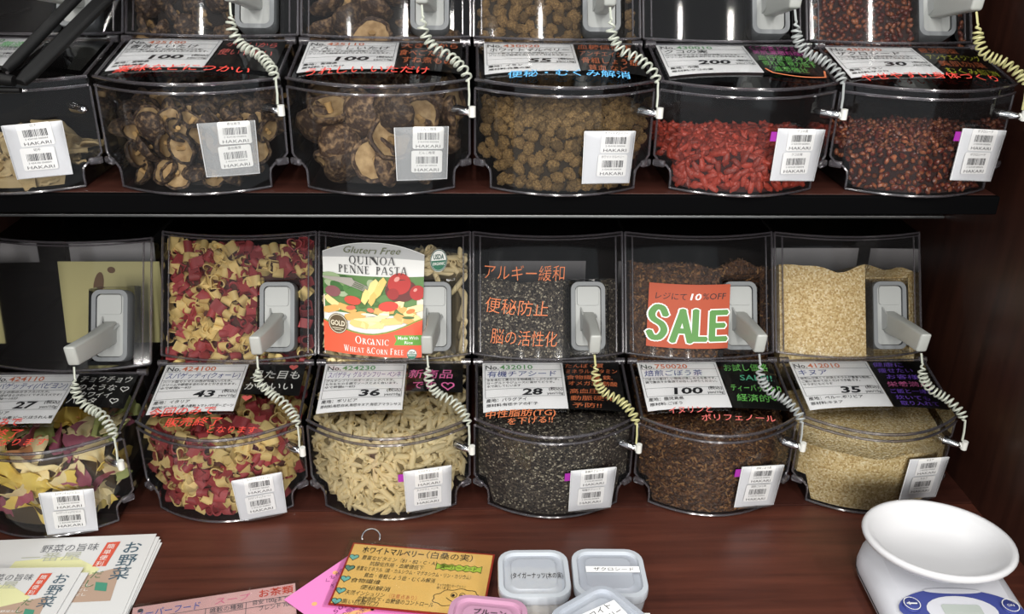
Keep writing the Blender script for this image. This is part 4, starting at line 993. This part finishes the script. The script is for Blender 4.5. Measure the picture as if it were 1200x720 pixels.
a = MB(); write(a, lf(O2), 'Gluten Free', .225, .895, .085, width=.54, shear=.35, bold=-.004); a.build('script_lettering', mat('print_olive', (84, 92, 46), .6), lb, fix=False)
a = MB(); serif(a, lf(O2+.0003), 'ORGANIC', .315, .100, .064, .375, caps=(0,)); serif(a, lf(O2+.0003), 'WHEAT & CORN FREE', .20, .022, .054, .63, caps=(0, 6, 8, 13)); a.build('white_lettering', I_wh, lb, fix=False)
gd = poly(MB(), lf(O2+.0004), ell(.145, .255, .098, .090, 28)).build('gold_badge', mat('badge_bronze', (84, 68, 44), .5), lb, fix=False, label='bronze round GOLD badge')
a = MB(); [stroke(a, lf(O2+.0005), ell(.145, .255, .088, .081, 28), .006, True)]; write(a, lf(O2+.0006), 'GOLD', .145, .238, .062, width=.145, align='c', bold=.03); stroke(a, lf(O2+.0006), [(.09, .215), (.20, .215)], .006); stroke(a, lf(O2+.0006), [(.11, .20), (.18, .20)], .005); a.build('badge_lettering', mat('badge_gold', (216, 206, 182), .5), gd, fix=False)
gt = MB().grid([[lf(O2+.0004)((.725+.025*(1-abs(2*j/4-1)))*(1-i/6)+1.0*i/6, .105+.088*j/4) for i in range(7)] for j in range(5)]).build('green_tag', mat('tag_green', (92, 152, 48), .6), lb, fix=False, label='green made with rice tag')
a = MB(); write(a, lf(O2+.0006), 'Made With', .765, .155, .040, width=.20, bold=.01); write(a, lf(O2+.0006), 'Rice', .83, .117, .036, width=.08, bold=.01); a.build('tag_lettering', I_wh, gt, fix=False)
def seal(parent, f, cx, cy, rx, ry, o):
    s = poly(MB(), f(o), ell(cx, cy, rx, ry, 28)).build('organic_seal', I_wh, parent, fix=False, label='round organic seal')
    g = [(cx+rx*.86*math.cos(t), cy+ry*.86*math.sin(t)) for t in [math.pi+math.pi*i/14 for i in range(15)]]
    poly(MB(), f(o+.0003), g).build('seal_green_half', mat('seal_green', (30, 104, 78), .6), s, fix=False)
    a = MB(); stroke(a, f(o+.0003), ell(cx, cy, rx*.93, ry*.93, 28), rx*.10, True); write(a, f(o+.0004), 'USDA', cx, cy+ry*.12, ry*.62, width=rx*1.25, align='c', bold=.03); a.build('seal_lettering', mat('seal_dark', (40, 84, 76), .6), s, fix=False)
    a = MB(); write(a, f(o+.0005), 'ORGANIC', cx, cy-ry*.40, ry*.36, width=rx*1.45, align='c', bold=.02); a.build('seal_white_lettering', I_wh, s, fix=False)
seal(lb, lf, .905, .030, .050, .046, O2+.0004)
us = thing('organic_sticker', 'round green and white organic sticker on the penne bin window', 'sticker', L(3, 0))
seal(us, lambda o: (lambda a, b: faceP(a, b/FL, .0015+o)), .0573, .79*FL, .0109, .0146, 0)

# ------------------------------------------------------------------ tongs over the upper left bin
tg = thing('tongs', 'black plastic tongs leaning across the upper left bin', 'tongs', at(10, 92, y=-.085))
o_ = tg.location.copy()
P0 = at(12, 90, y=-.10)-o_; P1 = at(112, -8, y=.03)-o_
d_ = (P1-P0); P2 = P1+d_*.35
def bar(name, a, b, wd, th, m, col=None):
    a, b = Vector(a), Vector(b); t = (b-a).normalized(); s = t.cross(Vector((0, -.6, .8))).normalized(); u = s.cross(t)
    mb = MB(); prof = [(-.5, -.5), (.5, -.5), (.5, .1), (.32, .5), (-.32, .5), (-.5, .1)]; L_ = (b-a).length
    mb.grid([[a+t*L_*k+s*x*wd*w_+u*y*th for x, y in prof] for k, w_ in ((0, .7), (.08, 1), (.6, 1.1), (1, 1.2))], True)
    nn = len(prof); e = len(mb.v)-nn; mb.f.append(tuple(range(nn))); mb.f.append(tuple(e+i for i in range(nn)))
    return put(bevel(mb.mesh(name, m), .0012), name, tg)
M_tong = mat('tongs_black', (9, 9, 10), .5, spec=.3)
sd = Vector((.5, -.2, -.55)).normalized()
bar('tong_arm', P0+Vector((-.004, 0, .006)), P2+Vector((-.010, 0, .008)), .012, .007, M_tong)
bar('tong_arm', P0+Vector((.010, -.004, -.005)), P2+Vector((.006, -.002, -.007)), .017, .007, M_tong)
MB().tube([P0+Vector((-.030, -.003, -.004)), P0+Vector((-.012, -.004, -.001)), P0+Vector((.006, -.006, -.003))], [.0055, .006, .0055], 10).build('pivot_hinge', M_tong, tg, True)
MB().tube([P0+Vector((-.030, -.004, -.014)), P0+Vector((-.010, -.005, -.012)), P0+Vector((.010, -.006, -.012))], [.003, .003, .003], 8).build('hinge_ring', M_tong, tg, True)
MB().tube([P0+Vector((.004, -.010, .006)), P0+Vector((.004, -.0125, .006))], .0016, 8).build('rivet', M_chrome, tg, label='metal rivet')

# ------------------------------------------------------------------ things on the counter
def flat(origin, ang, z=0):
    c, s = math.cos(ang), math.sin(ang)
    return lambda a, b, o=0: Vector((origin[0]+a*c-b*s, origin[1]+a*s+b*c, z+o))
def sheet(f, w_, h_, th, m, name, parent, curl=0, nx=8, ny=6):
    mb = MB(); top = []; bot = []
    for j in range(ny+1):
        top.append([]); bot.append([])
        for i in range(nx+1):
            a, b = w_*i/nx, h_*j/ny; c = curl*((i/nx)**3*(j/ny)**2)
            top[-1].append(f(a, b, th+c)); bot[-1].append(f(a, b, c))
    mb.grid(top); mb.grid(bot); per = lambda g: g[0]+[q[-1] for q in g[1:]]+list(reversed(g[-1]))[1:]+[q[0] for q in reversed(g[1:-1])]
    mb.grid([per(top), per(bot)], True); return mb.build(name, m, parent)
I_slate = ink('slate', (70, 92, 106)); I_dgreen = ink('deep_green', (74, 110, 72)); I_stamp = mat('print_stamp_red', (206, 84, 62), .7); M_ylw = mat('print_pale_yellow', (220, 219, 168), .7); M_brn = mat('print_taupe', (176, 150, 132), .7); M_tealp = mat('print_teal', (70, 140, 116), .7)
M_leaf = mat('leaflet_paper', (212, 212, 212), .6)
def leaflet(tr, ang, z, label, group, full, w_=.26, h_=.19, nudge=0):
    """one sheet, tr = its far right corner"""
    f0 = flat((tr.x, tr.y), ang, z); f = lambda a, b, o=0: f0(a-w_, b-h_, o)
    t = thing('leaflet', label, 'leaflet', (0, 0, 0), 0, group)
    sheet(f, w_, h_, .0009, M_leaf, 'paper_sheet', t)
    if not full: return t
    k = full; g = lambda o: (lambda a, b: f0(a*k, b*k, .0010+o))
    MB().grid([[g(.0001)(*p) for p in ((-.155, -.042), (-.09, -.036), (-.05, -.062), (-.060, -.105))], [g(.0001)(*p) for p in ((-.17, -.115), (-.12, -.115), (-.085, -.115), (-.060, -.115))]]).build('pale_yellow_print', M_ylw, t, fix=False)
    poly(MB(), g(.0002), [(-.085, -.082), (-.025, -.060), (-.020, -.118), (-.120, -.118), (-.110, -.1)]).build('taupe_print', M_brn, t, fix=False)
    a = MB(); write(a, g(.0004), '野菜の旨味', -.132, -.027, .0155, width=.068, bold=-.004); a.build('grey_lettering', M_inkgrey, t, fix=False)
    a = MB(); write(a, g(.0003), '一番屋', -.150, -.043, .017, width=.070); a.build('shadow_lettering', mat('print_greygreen', (180, 182, 164), .7), t, fix=False)  # pale grey-green printed characters
    a = MB()
    for i, c in enumerate('お野菜'): write(a, g(.0004), c, -.032-.001*i, -.034-.0235*i, .0235, bold=.006)
    a.build('title_lettering', I_slate, t, fix=False)
    a = MB()
    for i, c in enumerate('だし'): write(a, g(.0004), c, -.056-.001*i, -.078-.0150*i, .0145)
    a.build('green_lettering', I_dgreen, t, fix=False)
    a = poly(MB(), g(.0004), [(-.056, -.014), (-.040, -.013), (-.044, -.058), (-.060, -.058)]).build('red_stamp', I_stamp, t, fix=False)
    b = MB()
    for i, c in enumerate('簡単便利'): write(b, g(.0006), c, -.0535-.0012*i, -.0255-.0105*i, .0098)
    b.build('stamp_lettering', I_wh, a, fix=False)
    poly(MB(), g(.0005), ell(-.038, -.094, .008, .012, 4, .785)).build('teal_print', M_tealp, t, fix=False)
    b = MB(); [write(b, g(.0005), 'お野菜だし', -.085, -.092-.008*i, .005, width=.034) for i in range(3)]; b.build('small_lettering', I_wh, t, fix=False)
    return t
for i in range(4):
    c = at(190-1.5*i+(0 if i < 3 else -2), 636-3.4*i, z=.0012*i+.001); leaflet(c, .045-.012*(3-i), .0012*i, 'printed vegetable stock leaflet on top of the rear pile' if i == 3 else 'plain edge of a leaflet under the top one of the rear pile', 'leaflets of the rear pile', .92 if i == 3 else 0)
for i in range(2):
    c = at(104-6*i, 671-6*i, z=.0075+.0012*i); leaflet(c, -.005+.02*i-.02, .0062+.0016*i, 'printed vegetable stock leaflet on top of the front pile' if i == 1 else 'leaflet edge under the top one of the front pile', 'leaflets of the front pile', .74 if i == 1 else 0, .20, .15)

# pink laminated price list
M_pinkp = mat('pale_pink_paper', (238, 198, 196), .65); M_mag = mat('hot_pink_paper', (232, 132, 196), .65)
def laminated(name, label, cat, tl, ang, w_, h_, z, m, m2=None, border=.004):
    f0 = flat((tl.x, tl.y), ang, z); f = lambda a, b, o=0: f0(a, b-h_, o)
    t = thing(name, label, cat, (0, 0, 0)); sheet(f, w_, h_, .0008, m, 'card_sheet', t)
    sheet(lambda a, b, o=0: f(a-border, b-border, .0011+o), w_+2*border, h_+2*border, .0002, P_laminate, 'laminate_film', t)
    return t, (lambda o: (lambda a, b: f0(a, b, .0009+o)))
c0 = at(156, 713, z=.001); c1 = at(346, 684, z=.001); an = math.atan2(c1.y-c0.y, c1.x-c0.x)
t, g = laminated('price_list', 'pale pink laminated tea and superfood list lying flat on the counter', 'price list', c0, an, (c1-c0).length, .10, .0005, M_pinkp)
a = MB(); write(a, g(.0001), 'スーパーフード', .004, -.0165, .013, width=.064, bold=.0, shear=.1); a.build('blue_writing', ink('blue_pen', (74, 116, 200)), t, fix=False)
a = MB(); write(a, g(.0001), 'スープ', .083, -.0140, .011, width=.036, shear=.1); a.build('pink_writing', ink('rose_pen', (236, 130, 170)), t, fix=False)
a = MB(); write(a, g(.0001), 'お茶類', .128, -.0135, .013, width=.036, bold=.01); a.build('red_writing', ink('vermilion', (222, 84, 60)), t, fix=False)
a = MB(); [write(a, g(.0001), s_, x_, y_, .008, width=w_) for s_, x_, y_, w_ in (('雑穀の種類', .078, -.026, .034), ('目安 100gまで', .122, -.024, .036), ('きび', .010, -.031, .02), ('ブレンド 700g', .128, -.034, .036))]
for l_ in ([(.074, -.019), (.073, -.06)], [(.115, -.019), (.114, -.06)], [(.004, -.0185), (.165, -.0185)], [(.074, -.028), (.165, -.0275)]): stroke(a, g(.0001), l_, .0006)
poly(a, g(.0001), ell(.008, -.006, .0028, .0028, 12)); a.build('dark_writing', M_inkgrey, t, fix=False)
# hot pink sheet
c0 = at(333, 703, z=.003); c1 = at(408, 652, z=.003); an = math.atan2(c1.y-c0.y, c1.x-c0.x)
t = thing('memo_sheet', 'hot pink handwritten sheet turned diagonally under the yellow card', 'memo sheet', (0, 0, 0))
f0 = flat((c0.x, c0.y), an, .0024); sheet(lambda a, b, o=0: f0(a, b-.16, o), .098, .16, .0008, M_mag, 'paper_sheet', t)
g = lambda o: (lambda a, b: f0(a, b, .0009+o))
a = MB(); b_ = MB()
for i, (s_, x_) in enumerate((('くるみの', .046), ('ナッツ類は', .044), ('ビタミンEが', .040), ('豊富で体に', .036), ('50g', .020), ('良質の脂質や植物', .010), ('たっぷりの栄養', .006))): write(a, g(.0002), s_, x_, -.016-.0105*i, .0075, width=.0065*len(s_), shear=.15)
a.build('dark_writing', ink('plum_pen', (120, 50, 110)), t, fix=False)
stroke(b_, g(.0001), [(.008, -.056), (.05, -.082), (.08, -.094)], .006); poly(b_, g(.0001), ell(.016, -.030, .003, .003, 10)); poly(b_, g(.0001), ell(.062, -.010, .003, .003, 10)); b_.build('orange_tape', mat('orange_marker', (244, 176, 120), .6), t, fix=False)
# yellow laminated card with a ring
c0 = at(414, 635, z=.0065); c1 = at(580, 649, z=.0065); an = math.atan2(c1.y-c0.y, c1.x-c0.x); CWd = (c1-c0).length; CH = .100
t, g = laminated('information_card', 'yellow laminated mulberry information card with red border and metal ring', 'card', c0, an, CWd, CH, .0042, mat('red_border', (186, 62, 44), .6), border=.005)
pb = MB().grid([[g(.0001)(.0022, -.0022), g(.0001)(CWd-.0022, -.0022)], [g(.0001)(.0022, -CH+.0022), g(.0001)(CWd-.0022, -CH+.0022)]]).build('yellow_panel', mat('yellow_paper', (250, 213, 130), .65), t, fix=False)
X = lambda p: p*CWd; Y = lambda p: -p*CH
a = MB()
write(a, g(.0002), 'ホワイトマルベリー', X(.085), Y(.155), .0125, width=X(.43), bold=.022); write(a, g(.0002), '（白桑の実）', X(.535), Y(.150), .0125, width=X(.32), bold=.004)
for s_, x_, y_, w_ in (('豊富なビタミン（B1・B2・C・A）', .10, .265, .52), ('抗酸化作用・血糖値低下', .17, .355, .37), ('豊富なミネラル（鉄・カルシウム・マグネシウム・リン・カリウム）', .09, .445, .78), ('貧血・骨粗しょう症・むくみ解消', .16, .545, .48), ('食物繊維', .085, .64, .20), ('便秘解消', .165, .735, .20), ('天然インシュリン', .08, .83, .26), ('血糖値低下・血糖値のコントロール', .17, .905, .50), ('高い抗酸化力', .08, .965, .24)):
    write(a, g(.0002), s_, X(x_), Y(y_), .0078, width=X(w_), bold=.003, shear=.1)
a.build('pen_writing', M_ink, t, fix=False)
a = MB(); b_ = MB()
for y_ in (.245, .425, .60, .785, .945): poly(a, g(.0002), heart(X(.045), Y(y_), .0115)); stroke(b_, g(.0003), heart(X(.045), Y(y_), .0115), .0008, True)
a.build('teal_hearts', mat('heart_teal', (140, 206, 196), .6), t, fix=False)
zz = [(X(.62+.31*i/12), Y(.225+(.025 if i % 2 else -.0))) for i in range(13)]+[(X(.93-.31*i/12), Y(.335-(.022 if i % 2 else -.0))) for i in range(13)]
poly(MB(), g(.0002), zz).build('green_burst', mat('burst_green', (196, 220, 90), .6), t, fix=False)
stroke(b_, g(.0003), zz, .0006, True); write(b_, g(.0004), 'スーパーフード', X(.65), Y(.310), .008, width=X(.25), shear=.1)
# smiling berry doodle
def doodle(px_, py_): return (X(px_), Y(py_))
out = [doodle(.80+.145*math.cos(t_)*(1+.05*math.cos(9*t_))+.0, .74-.04*math.cos(t_)-.125*math.sin(t_)*(1+.08*math.cos(9*t_))) for t_ in [2*math.pi*i/60 for i in range(60)]]
stroke(b_, g(.0003), out, .0008, True)
stroke(b_, g(.0003), [doodle(.74+.11*i/10, .755+.05*math.sin(math.pi*i/10)) for i in range(11)], .0008)
for ex in (.785, .84): stroke(b_, g(.0003), [(X(ex)+.0032*math.cos(q*.628), Y(.705)+.0040*math.sin(q*.628)) for q in range(10)], .0006, True); poly(b_, g(.0004), ell(X(ex-.004), Y(.712), .0017, .0022, 10))
write(b_, g(.0003), 'キョウの飲むヨーグルトに', X(.66), Y(.585), .0045, width=X(.19)); write(b_, g(.0003), '合います!', X(.66), Y(.63), .0045, width=X(.09))
b_.build('doodle_lines', M_ink, t, fix=False)
a = MB(); write(a, g(.0002), '（注意点あり）', X(.37), Y(.83), .0075, width=X(.18)); a.build('orange_writing', I_or, t, fix=False)
rc = g(.002)(.012, .004)
MB().tube([rc+Vector((.0105*math.cos(q)+.008, .009*math.sin(q)-.001, .0035+.0055*math.sin(q))) for q in [math.radians(-20+215*i/22) for i in range(23)]], .0009, 6).build('binder_ring', M_chrome, t, True, label='open metal binder ring')

# small food tubs
def tub(name_label, cx, cy, rz, z, w_, d_, h_, lidm, bodym, content=None, rimm=None):
    t = thing('food_tub', name_label, 'tub', (cx, cy, z), rz, 'small plastic food tubs')
    ring = lambda w2, d2, r, zz: [Vector((x, y, zz)) for x, y in rrect(w2, d2, r, 5)]
    MB().grid([ring(w_*.80, d_*.80, .012, .001), ring(w_*.84, d_*.84, .013, .004), ring(w_*.95, d_*.95, .014, h_-.010), ring(w_*.95, d_*.95, .014, h_-.002)], True).build('tub_body', bodym, t, True)
    mb = MB(); mb.add(ring(w_*.80, d_*.80, .012, .001), [tuple(range(24))]); mb.build('tub_base', bodym, t)
    lid = MB(); rows = [ring(w_*.985, d_*.985, .017, h_-.010), ring(w_, d_, .018, h_-.009), ring(w_, d_, .018, h_-.0015), ring(w_*.985, d_*.985, .0175, h_), ring(w_*.86, d_*.86, .014, h_+.0005), ring(w_*.82, d_*.82, .012, h_-.003)]
    lid.grid(rows, True); l_ = lid.build('lid_rim', rimm or lidm, t, True)
    mb = MB(); rows = [ring(w_*.82, d_*.82, .012, h_-.003), ring(w_*.66, d_*.66, .010, h_-.0028), ring(w_*.62, d_*.62, .009, h_-.001)]; mb.grid(rows, True); mb.add(rows[-1], [tuple(range(24))]); mb.build('lid_panel', lidm, t, True)
    return t, (lambda o: (lambda a, b: Vector((a, b, h_-.001+o))))
def tub_content(t, m, label, name, cat, w_, d_, h_, seed, pieces=None):
    mb = MB(); n = 12; rows = []
    for j in range(n+1): rows.append([Vector(((-.5+i/n)*w_*.80, (-.5+j/n)*d_*.80, h_+.004*noise.noise(Vector((i*.9, j*.9, seed))))) for i in range(n+1)])
    mb.grid(rows); per = rows[0]+[q[-1] for q in rows[1:]]+list(reversed(rows[-1]))[1:]+[q[0] for q in reversed(rows[1:-1])]
    mb.grid([per, [Vector((p.x*.96, p.y*.96, .003)) for p in per]], True)
    o = mb.build(name, m, None, True); o.matrix_world = Matrix.Translation(t.location) @ Matrix.Rotation(t.rotation_euler.z, 4, 'Z'); tag(o, label, cat, None, 'stuff')
t1, g1 = tub('clear white-lidded tub of pale nuts with handwriting, rear left of the tubs', -.0360, -.2850, -.01, 0, .0745, .0725, .050, P_tublid, P_tub, rimm=P_tubrim)
tub_content(t1, grain_mat('nut_bits', [(0, (214, 196, 160)), (.4, (196, 172, 132)), (.75, (228, 214, 186))], .007), 'pale nuts inside the rear left tub', 'nut_heap', 'nuts', .0745, .0725, .032, 3)
a = MB(); write(a, g1(.0008), '(タイガーナッツ(木の実)', -.024, -.007, .0095, width=.054, bold=.004); a.build('pen_writing', M_ink, t1, fix=False)
t2, g2 = tub('clear white-lidded tub with a narrow paper label, rear right of the tubs', .0425, -.2855, -.03, 0, .0765, .0735, .050, P_tublid, P_tub, rimm=P_tubrim)
tub_content(t2, grain_mat('berry_bits', [(0, (96, 40, 52)), (.4, (120, 58, 66)), (.75, (74, 30, 40))], .005), 'dark red seeds inside the rear right tub', 'seed_heap', 'dried seeds', .0765, .0735, .022, 4)
lbm = MB().box((.004, .004, .0503), (.056, .0085, .0006)).build('paper_label', M_paper, t2)
a = MB(); write(a, lambda x, y: Vector((x, y, .0508)), 'ザクロシード', -.016, .0015, .006, width=.042); a.build('label_lettering', M_ink, lbm, fix=False)
MB().box((.030, -.0352, .024), (.018, .0012, .007), Matrix.Rotation(.0, 3, 'Z')).build('paper_label', M_paper, t2)
t3, g3 = tub('pink-lidded food tub at the front, left of the grey tub', -.0870, -.3560, -.16, 0, .078, .074, .051, P_tubpink, P_tubpink)
a = MB(); write(a, lambda x, y: Vector((x, y, .0510)), 'プルーン', -.014, .012, .0085, width=.032, bold=.01); write(a, lambda x, y: Vector((x, y, .0510)), '(乾燥)', -.010, .001, .008, width=.024, bold=.01); a.build('pen_writing', M_ink, t3, fix=False)
t4, g4 = tub('grey-lidded food tub turned askew with a white label, in front of the other tubs', .0215, -.3720, .62, .0, .080, .076, .068, P_tublid, P_tub)
lbm = MB().box((.002, .004, .0683), (.050, .022, .0006), Matrix.Rotation(-.12, 3, 'Z')).build('paper_label', M_paper, t4)
a = MB(); write(a, lambda x, y: Vector((x, y, .0689)), 'ホワイト', -.014, .006, .0088, width=.034); write(a, lambda x, y: Vector((x, y, .0689)), 'マルベリー', -.012, -.005, .0088, width=.036); a.build('label_lettering', M_ink, lbm, fix=False)

# kitchen scale with a white bowl
sc = thing('kitchen_scale', 'white digital kitchen scale with blue button panel under the white bowl', 'scale', (.398, -.295, 0), -.05)
M_scale = mat('scale_white', (206, 207, 214), .35); M_bowl = mat('bowl_white', (208, 208, 211), .3)
ring = lambda w2, d2, r, zz, sh=0, tl=0: [Vector((x, y+sh, zz+tl*y)) for x, y in rrect(w2, d2, r, 7)]
mb = MB(); mb.grid([ring(.140, .170, .045, .004), ring(.146, .176, .048, .010), ring(.148, .178, .050, .018, 0, .02), ring(.144, .174, .048, .028, 0, .05), ring(.130, .160, .044, .036, 0, .08), ring(.112, .140, .040, .040, 0, .09)], True)
r_ = ring(.112, .140, .040, .040, 0, .09); mb.add(r_, [tuple(range(len(r_)))]); mb.build('scale_body', M_scale, sc, True)
mb = MB(); mb.grid([ring(.1475, .1775, .049, .0125), ring(.1485, .1785, .0495, .0135), ring(.1475, .1775, .049, .0145)], True); mb.build('body_seam', M_ink, sc, True, label='dark seam around the body')
top = lambda o: (lambda x, y: Vector((x, y, .0402+.09*y+o)))
pn_ = [(.064*math.cos(t_), -.042+.030*math.sin(t_)) for t_ in [math.pi*i/24 for i in range(25)]]+[(-.062, -.046), (-.05, -.053), (.05, -.053), (.062, -.046)]
M_sb = mat('scale_blue', (62, 72, 140), .4)
pq = poly(MB(), top(.0006), pn_).build('blue_panel', M_sb, sc, fix=False)
poly(MB(), top(.0010), ell(0, -.041, .036, .019, 24)+[]).build('display_surround', M_scale, pq, fix=False)
poly(MB(), top(.0014), rrect(.040, .015, .003, 3, 0, -.041)).build('display', mat('lcd_grey', (176, 184, 178), .25), pq, fix=False)
poly(MB(), top(.0010), ell(0, -.0155, .030, .0035, 20)).build('white_arc', M_scale, pq, fix=False)
for x_, tx_ in ((-.050, ''), (.050, 'ON')):
    b1 = MB().lathe([(.0085, .0005), (.0083, .002), (.007, .0028), (.0001, .003)], 20, Matrix.Translation((x_, -.036, .0402-.0033))).build('scale_button', M_sb, sc, True)
    e = MB(); stroke(e, top(.0045), ell(x_, -.036, .0080, .0080, 20), .0008, True); (write(e, top(.0045), tx_, x_, -.0375, .0042, width=.007, align='c') if tx_ else (stroke(e, top(.0045), [(x_-.0048, -.036), (x_+.0048, -.036)], .0016), poly(e, top(.0045), [(x_-.0058, -.036), (x_-.002, -.0338), (x_-.002, -.0382)]))); e.build('button_marking', I_wh, b1, fix=False)
mb = MB(); mb.lathe([(.018, .034), (.018, .052), (.0001, .052)], 20, Matrix.Translation((-.005, .036, 0))); mb.build('weighing_post', M_scale, sc, True)
bw_ = thing('weighing_bowl', 'white oval bowl sitting on top of the kitchen scale', 'bowl', (.3910, -.2755, .0), 0)
Mb = Matrix.Translation((0, 0, .0)) @ Matrix.Rotation(math.radians(-10), 4, 'Z')
prof = [(.0001, .052), (.030, .052), (.050, .057), (.064, .0680), (.0680, .0720), (.0715, .0735), (.0745, .0760), (.0757, .0790), (.0745, .0818), (.0715, .0828), (.0685, .0818), (.064, .0765), (.049, .0625), (.028, .0565), (.0001, .0560)]
MB().lathe(prof, 48, Mb, 1.02, .86).build('bowl_shell', M_bowl, bw_, True)
